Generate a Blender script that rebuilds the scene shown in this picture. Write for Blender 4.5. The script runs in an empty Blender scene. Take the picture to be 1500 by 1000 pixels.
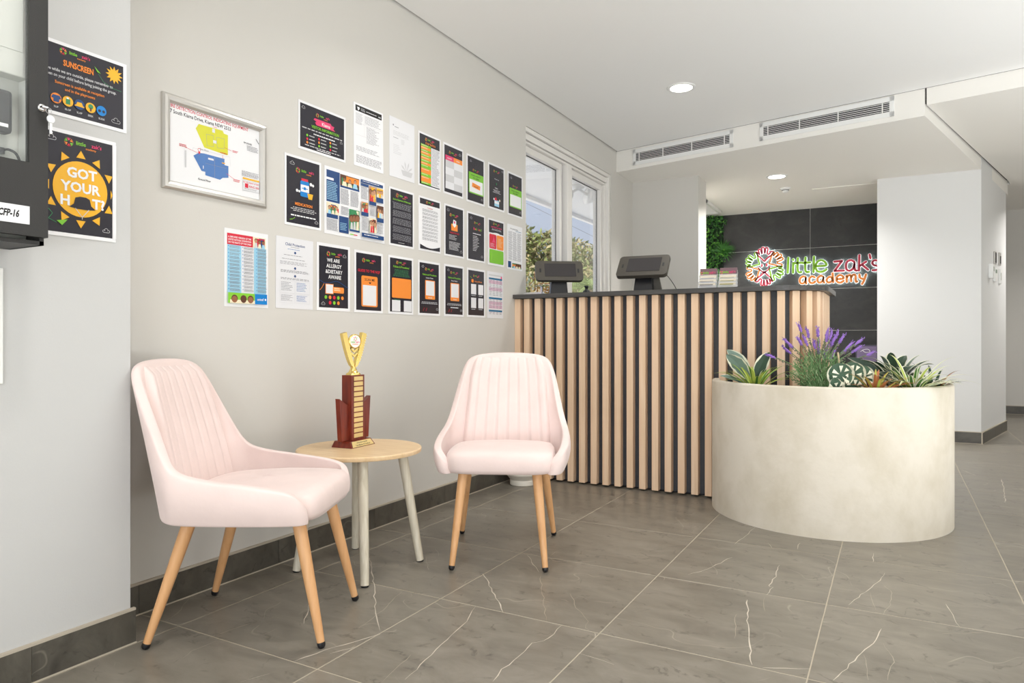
import bpy, math, random
from mathutils import Vector, Matrix
random.seed(7)
SC = bpy.context.scene
COL = SC.collection

# ------------------------------------------------------------------ camera, world, sun, lights, exposure
CAM_H, YAW, FPX = 0.92, math.radians(28.9), 1015.0
cd = bpy.data.cameras.new('camera'); cam = bpy.data.objects.new('camera', cd); COL.objects.link(cam)
cam.location = (0, 0, CAM_H); cam.rotation_euler = (math.pi/2, 0, YAW)
cd.sensor_width = 36.0; cd.lens = 36.0*FPX/1500.0; cd.shift_y = -3.0/1500.0; cd.clip_start = 0.05; cd.clip_end = 300
SC.camera = cam
SC.view_settings.view_transform = 'Standard'; SC.view_settings.look = 'None'
SC.view_settings.gamma = 1.0; SC.view_settings.use_curve_mapping = False
SC.view_settings.exposure = 0.18

def lin(c):
    out = []
    for v in c[:3]:
        v = v/255.0
        out.append(v/12.92 if v <= 0.04045 else ((v+0.055)/1.055)**2.4)
    return (out[0], out[1], out[2], 1.0)

W = bpy.data.worlds.new('world'); SC.world = W; W.use_nodes = True
nt = W.node_tree; nt.nodes.clear()
tc = nt.nodes.new('ShaderNodeTexCoord'); sx = nt.nodes.new('ShaderNodeSeparateXYZ'); rp = nt.nodes.new('ShaderNodeValToRGB')
bg = nt.nodes.new('ShaderNodeBackground'); wo = nt.nodes.new('ShaderNodeOutputWorld')
nt.links.new(tc.outputs['Generated'], sx.inputs[0]); nt.links.new(sx.outputs['Z'], rp.inputs[0])
nt.links.new(rp.outputs[0], bg.inputs[0]); nt.links.new(bg.outputs[0], wo.inputs[0])
rp.color_ramp.elements[0].position = 0.0; rp.color_ramp.elements[0].color = lin((214, 222, 236))
rp.color_ramp.elements[1].position = 0.6; rp.color_ramp.elements[1].color = lin((150, 180, 228))
bg.inputs[1].default_value = 0.85

sd = bpy.data.lights.new('sun', 'SUN'); sun = bpy.data.objects.new('sun', sd); COL.objects.link(sun)
sun.rotation_euler = (math.radians(38), 0, math.radians(35)); sd.energy = 6.5; sd.angle = 0.01; sd.color = (1, .95, .86)

def area(name, loc, rot, sx_, sy_, power, color):
    l = bpy.data.lights.new(name, 'AREA'); l.shape = 'RECTANGLE'; l.size = sx_; l.size_y = sy_; l.energy = power; l.color = color
    o = bpy.data.objects.new(name, l); COL.objects.link(o); o.location = loc; o.rotation_euler = rot; return o
# daylight through the glazed entrance behind the camera, then two added fill areas
area('daylight_entrance', (0.8, -3.2, 1.3), (math.radians(90), 0, 0), 3.6, 2.2, 44, (0.88, 0.95, 1.0))
area('fill_entrance_up', (0.8, -3.3, 0.15), (math.radians(135), 0, 0), 3.6, 1.0, 100, (0.93, 0.97, 1.0))  # added unseen fill by the entrance, tilted up to brighten the ceiling
area('fill_floor_up', (2.15, 2.6, 0.03), (math.radians(180), 0, 0), 1.7, 5.2, 112, (0.92, 0.965, 1.0))  # added fill at floor level, out of view, facing up to light the ceiling

# ------------------------------------------------------------------ materials
MATS = {}
def mat(name, rgb, rough=0.5, metal=0.0, var=0.0, vscale=4.0, bump=0.0, bscale=40.0, coat=0.0, emit=None, estr=0.0, trans=0.0, alpha=1.0, spec=0.5, stretch=None, sheen=0.0):
    if name in MATS: return MATS[name]
    m = bpy.data.materials.new(name); m.use_nodes = True; MATS[name] = m
    n = m.node_tree; b = n.nodes['Principled BSDF']
    c = lin(rgb); b.inputs['Base Color'].default_value = c
    b.inputs['Roughness'].default_value = rough; b.inputs['Metallic'].default_value = metal
    b.inputs['Coat Weight'].default_value = coat; b.inputs['Coat Roughness'].default_value = 0.08
    b.inputs['Specular IOR Level'].default_value = spec
    b.inputs['Transmission Weight'].default_value = trans; b.inputs['Alpha'].default_value = alpha
    if sheen: b.inputs['Sheen Weight'].default_value = sheen; b.inputs['Sheen Roughness'].default_value = 0.4
    if emit: b.inputs['Emission Color'].default_value = lin(emit); b.inputs['Emission Strength'].default_value = estr
    if var or bump:
        t = n.nodes.new('ShaderNodeTexCoord'); mp = n.nodes.new('ShaderNodeMapping'); n.links.new(t.outputs['Object'], mp.inputs[0])
        if stretch: mp.inputs['Scale'].default_value = stretch
        if var:
            oi = n.nodes.new('ShaderNodeObjectInfo'); ad = n.nodes.new('ShaderNodeVectorMath'); ad.operation = 'ADD'
            mu = n.nodes.new('ShaderNodeMath'); mu.operation = 'MULTIPLY'; mu.inputs[1].default_value = 37.0
            n.links.new(oi.outputs['Random'], mu.inputs[0]); n.links.new(mp.outputs[0], ad.inputs[0]); n.links.new(mu.outputs[0], ad.inputs[1])
            z = n.nodes.new('ShaderNodeTexNoise'); z.inputs['Scale'].default_value = vscale; z.inputs['Detail'].default_value = 5
            n.links.new(ad.outputs[0], z.inputs['Vector'])
            r = n.nodes.new('ShaderNodeValToRGB'); r.color_ramp.elements[0].position = .3; r.color_ramp.elements[1].position = .7
            r.color_ramp.elements[0].color = tuple(v*(1-var) for v in c[:3])+(1,); r.color_ramp.elements[1].color = tuple(min(1, v*(1+var)) for v in c[:3])+(1,)
            n.links.new(z.outputs[0], r.inputs[0]); n.links.new(r.outputs[0], b.inputs['Base Color'])
        if bump:
            z2 = n.nodes.new('ShaderNodeTexNoise'); z2.inputs['Scale'].default_value = bscale; z2.inputs['Detail'].default_value = 3
            n.links.new(mp.outputs[0], z2.inputs['Vector'])
            bp = n.nodes.new('ShaderNodeBump'); bp.inputs['Strength'].default_value = bump; bp.inputs['Distance'].default_value = 0.01
            n.links.new(z2.outputs[0], bp.inputs['Height']); n.links.new(bp.outputs[0], b.inputs['Normal'])
    return m

def stone(name, base, dark, light, rough=0.32, seed=0.0, vein=0.35):
    m = bpy.data.materials.new(name); m.use_nodes = True; MATS[name] = m
    n = m.node_tree; N = n.nodes; L = n.links; b = N['Principled BSDF']; b.inputs['Roughness'].default_value = rough
    t = N.new('ShaderNodeTexCoord'); oi = N.new('ShaderNodeObjectInfo'); mu = N.new('ShaderNodeMath'); mu.operation = 'MULTIPLY'; mu.inputs[1].default_value = 53.0
    ad = N.new('ShaderNodeVectorMath'); ad.operation = 'ADD'
    L.new(oi.outputs['Random'], mu.inputs[0]); L.new(t.outputs['Object'], ad.inputs[0]); L.new(mu.outputs[0], ad.inputs[1])
    n1 = N.new('ShaderNodeTexNoise'); n1.inputs['Scale'].default_value = 5.0; n1.inputs['Detail'].default_value = 8; n1.inputs['Roughness'].default_value = .62; n1.inputs['Distortion'].default_value = .6
    mp = N.new('ShaderNodeMapping'); mp.inputs['Rotation'].default_value = (0, 0, .5); mp.inputs['Scale'].default_value = (1.0, 2.2, 1.6)
    L.new(ad.outputs[0], mp.inputs[0]); L.new(mp.outputs[0], n1.inputs['Vector'])
    r1 = N.new('ShaderNodeValToRGB'); e = r1.color_ramp.elements; e[0].position = .28; e[0].color = lin(dark); e[1].position = .72; e[1].color = lin(light)
    e2 = r1.color_ramp.elements.new(.5); e2.color = lin(base)
    L.new(n1.outputs[0], r1.inputs[0])
    def ridge(scale, width, col, amount, prev, det=4, dist=0.0):
        z = N.new('ShaderNodeTexNoise'); z.inputs['Scale'].default_value = scale; z.inputs['Detail'].default_value = det; z.inputs['Distortion'].default_value = dist
        L.new(ad.outputs[0], z.inputs['Vector'])
        s_ = N.new('ShaderNodeMath'); s_.operation = 'SUBTRACT'; s_.inputs[1].default_value = .5; L.new(z.outputs[0], s_.inputs[0])
        a_ = N.new('ShaderNodeMath'); a_.operation = 'ABSOLUTE'; L.new(s_.outputs[0], a_.inputs[0])
        mr = N.new('ShaderNodeMapRange'); mr.inputs[1].default_value = 0; mr.inputs[2].default_value = width; mr.inputs[3].default_value = amount; mr.inputs[4].default_value = 0
        L.new(a_.outputs[0], mr.inputs[0])
        g = N.new('ShaderNodeTexNoise'); g.inputs['Scale'].default_value = scale*1.7; L.new(mp.outputs[0], g.inputs['Vector'])
        gr = N.new('ShaderNodeMapRange'); gr.inputs[1].default_value = .5; gr.inputs[2].default_value = .62; L.new(g.outputs[0], gr.inputs[0])
        mm = N.new('ShaderNodeMath'); mm.operation = 'MULTIPLY'; L.new(mr.outputs[0], mm.inputs[0]); L.new(gr.outputs[0], mm.inputs[1])
        mx = N.new('ShaderNodeMixRGB'); mx.inputs[2].default_value = lin(col); L.new(mm.outputs[0], mx.inputs[0]); L.new(prev, mx.inputs[1])
        return mx.outputs[0]
    o = ridge(7.0, .02, tuple(v*.62 for v in dark), .55, r1.outputs[0], 6, .4)
    o = ridge(2.2, .0035, (196, 186, 170), vein, o, 2, .3)
    L.new(o, b.inputs['Base Color'])
    rr = N.new('ShaderNodeMapRange'); rr.inputs[3].default_value = rough-.06; rr.inputs[4].default_value = rough+.1; L.new(n1.outputs[0], rr.inputs[0]); L.new(rr.outputs[0], b.inputs['Roughness'])
    bp = N.new('ShaderNodeBump'); bp.inputs['Strength'].default_value = .06; bp.inputs['Distance'].default_value = .01; L.new(n1.outputs[0], bp.inputs['Height']); L.new(bp.outputs[0], b.inputs['Normal'])
    return m

def woodmat(name, light, dark, scale=(30, 30, 1.5), rough=0.45):
    m = bpy.data.materials.new(name); m.use_nodes = True; MATS[name] = m
    n = m.node_tree; N = n.nodes; L = n.links; b = N['Principled BSDF']; b.inputs['Roughness'].default_value = rough
    t = N.new('ShaderNodeTexCoord'); oi = N.new('ShaderNodeObjectInfo'); mu = N.new('ShaderNodeMath'); mu.operation = 'MULTIPLY'; mu.inputs[1].default_value = 19.0
    ad = N.new('ShaderNodeVectorMath'); ad.operation = 'ADD'; mp = N.new('ShaderNodeMapping'); mp.inputs['Scale'].default_value = scale
    L.new(oi.outputs['Random'], mu.inputs[0]); L.new(t.outputs['Object'], mp.inputs[0]); L.new(mp.outputs[0], ad.inputs[0]); L.new(mu.outputs[0], ad.inputs[1])
    z = N.new('ShaderNodeTexNoise'); z.inputs['Scale'].default_value = 1.6; z.inputs['Detail'].default_value = 6; z.inputs['Distortion'].default_value = .5; L.new(ad.outputs[0], z.inputs['Vector'])
    r = N.new('ShaderNodeValToRGB'); r.color_ramp.elements[0].position = .32; r.color_ramp.elements[1].position = .68
    r.color_ramp.elements[0].color = lin(dark); r.color_ramp.elements[1].color = lin(light)
    L.new(z.outputs[0], r.inputs[0]); L.new(r.outputs[0], b.inputs['Base Color'])
    return m

WALL = mat('wall_paint', (209, 206, 200), .6, bump=.04, bscale=220)
WALLN = mat('wall_paint_cool', (198, 198, 197), .6, bump=.04, bscale=220)
CEIL = mat('ceiling_paint', (243, 242, 240), .75)
SOFF = mat('soffit_paint', (243, 240, 234), .75)
GAP = mat('shadow_gap', (70, 68, 64), .8)
TILE = stone('floor_stone', (127, 121, 110), (110, 104, 95), (142, 135, 124), .33)
SKIRT = stone('skirting_stone', (84, 80, 72), (66, 62, 56), (100, 95, 86), .36, vein=.2)
GROUT = mat('grout', (186, 176, 160), .85)
GROUTD = mat('floor_grout', (178, 168, 150), .85)
WHITE = mat('white_plastic', (240, 240, 238), .35)
FRAME = mat('window_aluminium', (236, 233, 228), .35)
DARKG = mat('dark_gasket', (60, 58, 56), .6)
BLACK = mat('black_powder_coat', (44, 43, 42), .5, bump=.15, bscale=400)
PINK = mat('pink_velvet', (235, 215, 210), .8, var=.035, vscale=9, bump=.05, bscale=60, sheen=.2)
OAK = woodmat('pale_oak', (226, 176, 126), (212, 158, 106), (26, 26, 2.0), .42)
ASH = woodmat('slat_oak', (240, 210, 180), (230, 195, 160), (40, 40, 1.2), .5)
TOPW = woodmat('table_oak', (232, 203, 162), (219, 186, 142), (4, 40, 20), .4)
LIMED = woodmat('limewashed_wood', (226, 218, 200), (206, 196, 174), (60, 60, 3), .5)
RUBBER = mat('black_rubber', (24, 24, 28), .4)
DESK = mat('charcoal_laminate', (62, 64, 70), .45, var=.08, vscale=60)
DTOP = woodmat('counter_charcoal', (82, 80, 78), (62, 60, 58), (3, 40, 40), .35)
RED = woodmat('mahogany', (128, 48, 28), (96, 32, 20), (30, 30, 4), .28)
GOLD = mat('gold', (240, 212, 132), .24, metal=1.0)
GOLDP = mat('gold_plate', (234, 210, 146), .4, metal=.5)
CHROME = mat('chrome', (220, 220, 222), .15, metal=1.0)
SILVER = mat('satin_silver_frame', (204, 201, 196), .32, metal=.65)
GREYT = mat('bronze_grey_case', (84, 80, 73), .4, metal=.3)
SCREEN = mat('dark_screen', (60, 57, 58), .18)
CERAM = mat('white_ceramic', (236, 230, 218), .35)
GLASS = mat('window_glass', (255, 255, 255), .0, trans=1.0, spec=.5)
PAN0 = None
ACRY = mat('clear_acrylic', (238, 240, 242), .08, alpha=.35)
SLATE = stone('black_slate', (43, 43, 43), (33, 33, 34), (57, 56, 55), .45, vein=.0)
SOIL = mat('dark_soil', (52, 44, 36), .95, var=.4, vscale=60, bump=.8, bscale=80)

# ------------------------------------------------------------------ geometry helpers
def rotz(a): return Matrix.Rotation(a, 3, 'Z')
class MB:
    def __init__(s): s.v = []; s.f = []; s.m = []; s.sm = []
    def add(s, vs, fs, mi=0, smooth=False):
        k = len(s.v); s.v += [tuple(p) for p in vs]
        for q in fs: s.f.append(tuple(i+k for i in q)); s.m.append(mi); s.sm.append(smooth)
    def box(s, c, d, mi=0, R=None):
        hx, hy, hz = d[0]/2, d[1]/2, d[2]/2
        vs = [Vector((x*hx, y*hy, z*hz)) for z in (-1, 1) for y in (-1, 1) for x in (-1, 1)]
        if R is not None: vs = [R @ p for p in vs]
        vs = [p+Vector(c) for p in vs]
        s.add(vs, [(0, 2, 3, 1), (4, 5, 7, 6), (0, 1, 5, 4), (2, 6, 7, 3), (0, 4, 6, 2), (1, 3, 7, 5)], mi)
    def bx(s, a, b, mi=0): s.box([(a[i]+b[i])/2 for i in range(3)], [abs(b[i]-a[i]) for i in range(3)], mi)
    def prism(s, poly, z0, z1, mi=0, smooth=False):      # poly counter-clockwise; z may be a function of (x, y)
        n = len(poly); g0 = z0 if callable(z0) else (lambda x, y: z0); g1 = z1 if callable(z1) else (lambda x, y: z1)
        s.add([(x, y, g0(x, y)) for x, y in poly], [tuple(range(n-1, -1, -1))], mi)
        s.add([(x, y, g1(x, y)) for x, y in poly], [tuple(range(n))], mi)
        vs = [(x, y, g0(x, y)) for x, y in poly]+[(x, y, g1(x, y)) for x, y in poly]
        s.add(vs, [(i, (i+1) % n, n+(i+1) % n, n+i) for i in range(n)], mi, smooth)
    def lathe(s, prof, n=24, c=(0, 0, 0), mi=0, smooth=True):
        vs = []; fs = []
        for r, z in prof:
            for k in range(n):
                a = 2*math.pi*k/n; vs.append((c[0]+r*math.cos(a), c[1]+r*math.sin(a), c[2]+z))
        for i in range(len(prof)-1):
            for k in range(n):
                fs.append((i*n+k, i*n+(k+1) % n, (i+1)*n+(k+1) % n, (i+1)*n+k))
        s.add(vs, fs, mi, smooth)
        s.add(vs[:n], [tuple(range(n-1, -1, -1))], mi); s.add(vs[-n:], [tuple(range(n))], mi)
    def tube(s, pts, rad, n=8, mi=0, smooth=True):
        pts = [Vector(p) for p in pts]; m = len(pts); vs = []; fs = []
        rads = rad if isinstance(rad, (list, tuple)) else [rad]*m
        ref = None
        for i, p in enumerate(pts):
            t = (pts[min(i+1, m-1)]-pts[max(i-1, 0)]).normalized()
            if ref is None: ref = Vector((0, 0, 1)) if abs(t.z) < .9 else Vector((1, 0, 0))
            a = t.cross(ref).normalized(); b = t.cross(a).normalized(); ref = -b if False else ref
            for k in range(n):
                q = 2*math.pi*k/n; vs.append(p+(a*math.cos(q)+b*math.sin(q))*rads[i])
        for i in range(m-1):
            for k in range(n): fs.append((i*n+k, i*n+(k+1) % n, (i+1)*n+(k+1) % n, (i+1)*n+k))
        fs2 = [tuple(range(n-1, -1, -1)), tuple((m-1)*n+k for k in range(n))]
        s.add(vs, [tuple(reversed(f)) for f in fs], mi, smooth); s.add(vs, [tuple(reversed(f)) for f in fs2], mi)
    def build(s, name, mats, parent=None, loc=None, rot=None, bevel=0, seg=2, sub=0, angle=None):
        me = bpy.data.meshes.new(name); me.from_pydata(s.v, [], s.f)
        ml = mats if isinstance(mats, (list, tuple)) else [mats]
        for m in ml: me.materials.append(m)
        me.polygons.foreach_set('material_index', s.m); me.polygons.foreach_set('use_smooth', s.sm)
        me.update()
        o = bpy.data.objects.new(name, me); COL.objects.link(o)
        if parent: o.parent = parent
        if loc: o.location = loc
        if rot: o.rotation_euler = rot
        if bevel:
            b = o.modifiers.new('bevel', 'BEVEL'); b.width = bevel; b.segments = seg; b.limit_method = 'ANGLE'; b.angle_limit = math.radians(40)
        if sub:
            b = o.modifiers.new('subdivision', 'SUBSURF'); b.levels = sub; b.render_levels = sub
        return o
def tag(o, label=None, cat=None, group=None, kind=None):
    if label: o['label'] = label
    if cat: o['category'] = cat
    if group: o['group'] = group
    if kind: o['kind'] = kind
    return o
def thing(name, loc, label, cat, rz=0.0, group=None, parent=None):
    o = bpy.data.objects.new(name, None); COL.objects.link(o); o.location = loc; o.rotation_euler = (0, 0, rz); o.empty_display_size = .05
    return tag(o, label, cat, group)
def copy_tree(o, parent=None):
    c = o.copy(); COL.objects.link(c)
    if parent: c.parent = parent
    for ch in list(o.children): copy_tree(ch, c)
    return c
def structure(o): o['kind'] = 'structure'; return o

def smooth_path(pts, k=5):
    out = []; n = len(pts); P = [Vector(p) for p in pts]
    for i in range(n-1):
        p0 = P[max(i-1, 0)]; p1 = P[i]; p2 = P[i+1]; p3 = P[min(i+2, n-1)]
        for j in range(k):
            t = j/k
            out.append(.5*((2*p1)+(p2-p0)*t+(2*p0-5*p1+4*p2-p3)*t*t+(3*p1-p0-3*p2+p3)*t**3))
    out.append(P[-1]); return out
def ribbon(mb, pts, w, depth, mi=0, closed=False):
    """flat stroke in the local x-y plane with round ends, extruded from z=0 to z=depth"""
    P = [Vector((p[0], p[1], 0)) for p in pts]; n = len(P)
    for i in range(n):      # round joints: small discs, and straight pieces between them
        c = P[i]; k = 10
        poly = [(c.x+w/2*math.cos(2*math.pi*j/k), c.y+w/2*math.sin(2*math.pi*j/k)) for j in range(k)]
        mb.prism(poly, 0, depth-(.0002 if i % 2 else .0001), mi)
    for i in range(n if closed else n-1):
        a, b = P[i], P[(i+1) % n]; d = b-a
        if d.length < 1e-6: continue
        d.normalize(); q = Vector((-d.y, d.x, 0))*(w/2)
        mb.prism([(a-q)[:2], (b-q)[:2], (b+q)[:2], (a+q)[:2]], 0, depth, mi)

_T = {}
def text_geo(s, off=.016):
    if (s, off) in _T: return _T[(s, off)]
    c = bpy.data.curves.new('t', 'FONT'); c.body = s; c.size = 1.0; c.resolution_u = 2; c.offset = off
    o = bpy.data.objects.new('t', c); COL.objects.link(o)
    dg = bpy.context.evaluated_depsgraph_get(); me = bpy.data.meshes.new_from_object(o.evaluated_get(dg))
    vs = [(v.co.x, v.co.y) for v in me.vertices]; fs = [tuple(p.vertices) for p in me.polygons]
    wd = max([v[0] for v in vs], default=0)
    bpy.data.objects.remove(o); bpy.data.curves.remove(c); bpy.data.meshes.remove(me)
    _T[(s, off)] = (vs, fs, wd); return vs, fs, wd
VEINS= [(2, [(-1.818, 1.806), (-1.745, 1.728), (-1.674, 1.638)]), (3, [(-1.504, 1.433), (-1.477, 1.531), (-1.437, 1.615), (-1.407, 1.696)]), (2, [(-1.447, 1.518), (-1.408, 1.592)]), (2, [(-1.534, 1.276), (-1.506, 1.351)]), (1, [(-1.797, 1.295), (-1.818, 1.334), (-1.813, 1.416)]), (1, [(-1.85, 1.424), (-1.826, 1.564)]), (1, [(-2.079, 1.425), (-2.108, 1.494), (-2.193, 1.599)]), (3, [(-1.414, 2.329), (-1.304, 2.205), (-1.158, 2.034)]), (2, [(-1.266, 2.027), (-1.223, 1.908), (-1.204, 1.762), (-1.178, 1.621), (-1.16, 1.502)]), (2, [(-0.942, 2.032), (-0.931, 1.959), (-0.937, 1.899), (-0.961, 1.868), (-0.954, 1.777), (-0.957, 1.68), (-0.946, 1.606)]), (2, [(-0.807, 1.875), (-0.694, 1.856)]), (2, [(-1.367, 2.617), (-1.292, 2.523), (-1.228, 2.447)]), (1, [(-1.031, 2.303), (-0.954, 2.188), (-0.878, 2.098), (-0.864, 2.045), (-0.844, 2.036)]), (1, [(-1.037, 2.237), (-0.999, 2.222)]), (1, [(-1.74, 2.394), (-1.625, 2.259)]), (3, [(-1.937, 2.268), (-1.759, 2.079), (-1.504, 1.795), (-1.424, 1.716)]), (2, [(-0.822, 2.029), (-0.811, 2.001)]), (1, [(-1.272, 2.78), (-1.286, 2.716), (-1.28, 2.648)]), (1, [(-1.577, 2.028), (-1.525, 1.85), (-1.498, 1.715)]), (1, [(-1.206, 2.414), (-1.08, 2.189), (-0.995, 2.033)]), (1, [(-1.237, 1.629), (-1.218, 1.536), (-1.205, 1.462)]), (3, [(-0.455, 2.546), (-0.421, 2.358), (-0.38, 2.162), (-0.353, 2.045)]), (2, [(-0.037, 2.5), (-0.046, 2.397), (-0.084, 2.276), (-0.145, 2.057)]), (2, [(-0.037, 3.103), (-0.045, 2.998), (-0.097, 2.83), (-0.139, 2.666)]), (2, [(-0.414, 3.003), (-0.403, 2.85), (-0.413, 2.731), (-0.398, 2.724), (-0.403, 2.632)]), (2, [(-0.08, 3.364), (-0.077, 3.227)]), (2, [(-0.377, 3.374), (-0.372, 3.266)]), (2, [(-0.597, 3.549), (-0.612, 3.362), (-0.63, 3.212)]), (3, [(0.618, 5.552), (0.584, 5.132), (0.546, 4.767)]), (2, [(0.415, 5.824), (0.482, 5.626)]), (2, [(-0.322, 2.038), (-0.207, 2.098)]), (1, [(-0.407, 2.606), (-0.383, 2.465)]), (1, [(0.13, 2.548), (0.252, 2.626)]), (2, [(0.157, 2.842), (0.184, 2.634)]), (1, [(-0.076, 2.841), (-0.055, 2.659)]), (1, [(-0.036, 2.955), (-0.006, 2.865), (-0.013, 2.735), (-0.032, 2.634)]), (1, [(-0.029, 2.386), (-0.001, 2.257), (-0.016, 2.128)]), (2, [(-0.505, 3.303), (-0.473, 3.232)]), (2, [(-0.602, 3.015), (-0.653, 2.816), (-0.708, 2.705)]), (1, [(-0.077, 2.27), (-0.062, 2.103)]), (1, [(-0.465, 2.395), (-0.431, 2.196)])]
SIGN= [('l', 'g', [[(-1.063, 1.854), (-1.07, 1.684)]]), ('i', 'g', [[(-1.011, 1.793), (-1.013, 1.681)], [(-1.013, 1.832), (-1.012, 1.825)]]), ('t', 'g', [[(-0.962, 1.844), (-0.966, 1.75), (-0.961, 1.699), (-0.945, 1.681), (-0.926, 1.685)], [(-0.992, 1.788), (-0.916, 1.79)]]), ('t', 'g', [[(-0.881, 1.846), (-0.885, 1.746), (-0.881, 1.699), (-0.868, 1.681), (-0.845, 1.684)], [(-0.907, 1.785), (-0.833, 1.79)]]), ('l', 'g', [[(-0.793, 1.85), (-0.798, 1.678)]]), ('e', 'g', [[(-0.774, 1.743), (-0.671, 1.746), (-0.679, 1.782), (-0.711, 1.806), (-0.748, 1.799), (-0.771, 1.767), (-0.776, 1.727), (-0.76, 1.689), (-0.723, 1.677), (-0.687, 1.686), (-0.666, 1.702)]]), ('z', 'r', [[(-0.585, 1.783), (-0.508, 1.788), (-0.583, 1.681), (-0.49, 1.68)]]), ('a', 'r', [[(-0.383, 1.766), (-0.414, 1.789), (-0.453, 1.779), (-0.469, 1.738), (-0.461, 1.692), (-0.431, 1.677), (-0.396, 1.702), (-0.383, 1.753), (-0.385, 1.714), (-0.376, 1.679), (-0.362, 1.674)]]), ('k', 'r', [[(-0.336, 1.841), (-0.341, 1.673)], [(-0.272, 1.766), (-0.336, 1.721)], [(-0.31, 1.736), (-0.252, 1.678)]]), ('q', 'r', [[(-0.237, 1.841), (-0.229, 1.802)]]), ('s', 'r', [[(-0.161, 1.773), (-0.195, 1.775), (-0.21, 1.75), (-0.195, 1.726), (-0.167, 1.716), (-0.15, 1.696), (-0.167, 1.674), (-0.207, 1.67)]]), ('a', 'o', [[(-0.879, 1.623), (-0.907, 1.633), (-0.936, 1.614), (-0.942, 1.581), (-0.928, 1.558), (-0.901, 1.559), (-0.881, 1.585), (-0.878, 1.619), (-0.879, 1.579), (-0.874, 1.553)]]), ('c', 'o', [[(-0.788, 1.619), (-0.812, 1.629), (-0.836, 1.613), (-0.842, 1.584), (-0.827, 1.557), (-0.8, 1.558), (-0.783, 1.571)]]), ('a', 'o', [[(-0.697, 1.62), (-0.723, 1.632), (-0.751, 1.613), (-0.757, 1.583), (-0.744, 1.559), (-0.717, 1.563), (-0.699, 1.589), (-0.695, 1.617), (-0.697, 1.578), (-0.689, 1.556)]]), ('d', 'o', [[(-0.603, 1.655), (-0.597, 1.558)], [(-0.602, 1.594), (-0.627, 1.617), (-0.653, 1.602), (-0.662, 1.574), (-0.645, 1.555), (-0.618, 1.564), (-0.6, 1.587)]]), ('e', 'o', [[(-0.561, 1.588), (-0.496, 1.593), (-0.502, 1.619), (-0.531, 1.632), (-0.558, 1.611), (-0.564, 1.579), (-0.547, 1.553), (-0.52, 1.55), (-0.493, 1.567)]]), ('m', 'o', [[(-0.463, 1.62), (-0.461, 1.555)], [(-0.46, 1.601), (-0.441, 1.626), (-0.422, 1.621), (-0.417, 1.56)], [(-0.417, 1.599), (-0.399, 1.628), (-0.376, 1.623), (-0.371, 1.558), (-0.359, 1.554)]]), ('y', 'o', [[(-0.336, 1.628), (-0.329, 1.595), (-0.304, 1.581)], [(-0.272, 1.627), (-0.292, 1.561), (-0.31, 1.526)]])]
# ------------------------------------------------------------------ room shell
WX = -2.222          # face of the left wall
TH = math.radians(11.7); ct, st = math.cos(TH), math.sin(TH)
B0 = (WX, 5.994)
def bulk(t, off=0.0): return (B0[0]+t*ct+off*st, B0[1]-t*st+off*ct)       # along the skewed bulkhead; off = behind its face
def soffz(x, y): return 2.445-.015*((x-B0[0])*st+(y-B0[1])*ct)
B1 = bulk(2.453); SE = (0.99, 8.55)

# floor: grout bed with a separate stone tile on each grid square
fl = MB(); fl.bx((-2.43, -3.0, -.06), (3.2, 11.0, -.0006)); floor = structure(fl.build('floor', GROUTD))
TS = .602
def tilemesh(w, d):
    mb = MB(); e = .0011; g = .0018
    x, y = w/2-g, d/2-g; vs = [(-x, -y, -.004), (x, -y, -.004), (x, y, -.004), (-x, y, -.004), (-x, -y, -e*.6), (x, -y, -e*.6), (x, y, -e*.6), (-x, y, -e*.6), (-x+e, -y+e, 0), (x-e, -y+e, 0), (x-e, y-e, 0), (-x+e, y-e, 0)]
    fs = [(0, 1, 5, 4), (1, 2, 6, 5), (2, 3, 7, 6), (3, 0, 4, 7), (4, 5, 9, 8), (5, 6, 10, 9), (6, 7, 11, 10), (7, 4, 8, 11), (8, 9, 10, 11)]
    mb.add(vs, fs); return mb
full = None; edge = {}
for i in range(-4, 6):
    for j in range(-3, 16):
        x0 = -.207+TS*i; x1 = x0+TS; y0 = 2.033+TS*(j-2); y1 = y0+TS
        a = max(x0, -2.208); b_ = min(x1, 3.1); yy1 = min(y1, 10.46)
        if y0 < 0.8 or b_-a < .05 or yy1-y0 < .05: continue
        # only where the tile can be seen (between the left edge of view and the right edge)
        if x0 > .1636*(y1*.8755*1.15)+.75 + .05: continue
        key = (round(b_-a, 3), round(yy1-y0, 3))
        if key not in edge: edge[key] = tilemesh(*key).build('tile', TILE, floor)
        else:
            edge_o = edge[key].copy(); COL.objects.link(edge_o)
            edge_o.location = ((a+b_)/2, (y0+yy1)/2, 0); edge_o.rotation_euler = (0, 0, random.choice((0, math.pi)) if key == (TS, TS) else 0); continue
        edge[key].location = ((a+b_)/2, (y0+yy1)/2, 0)
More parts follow.
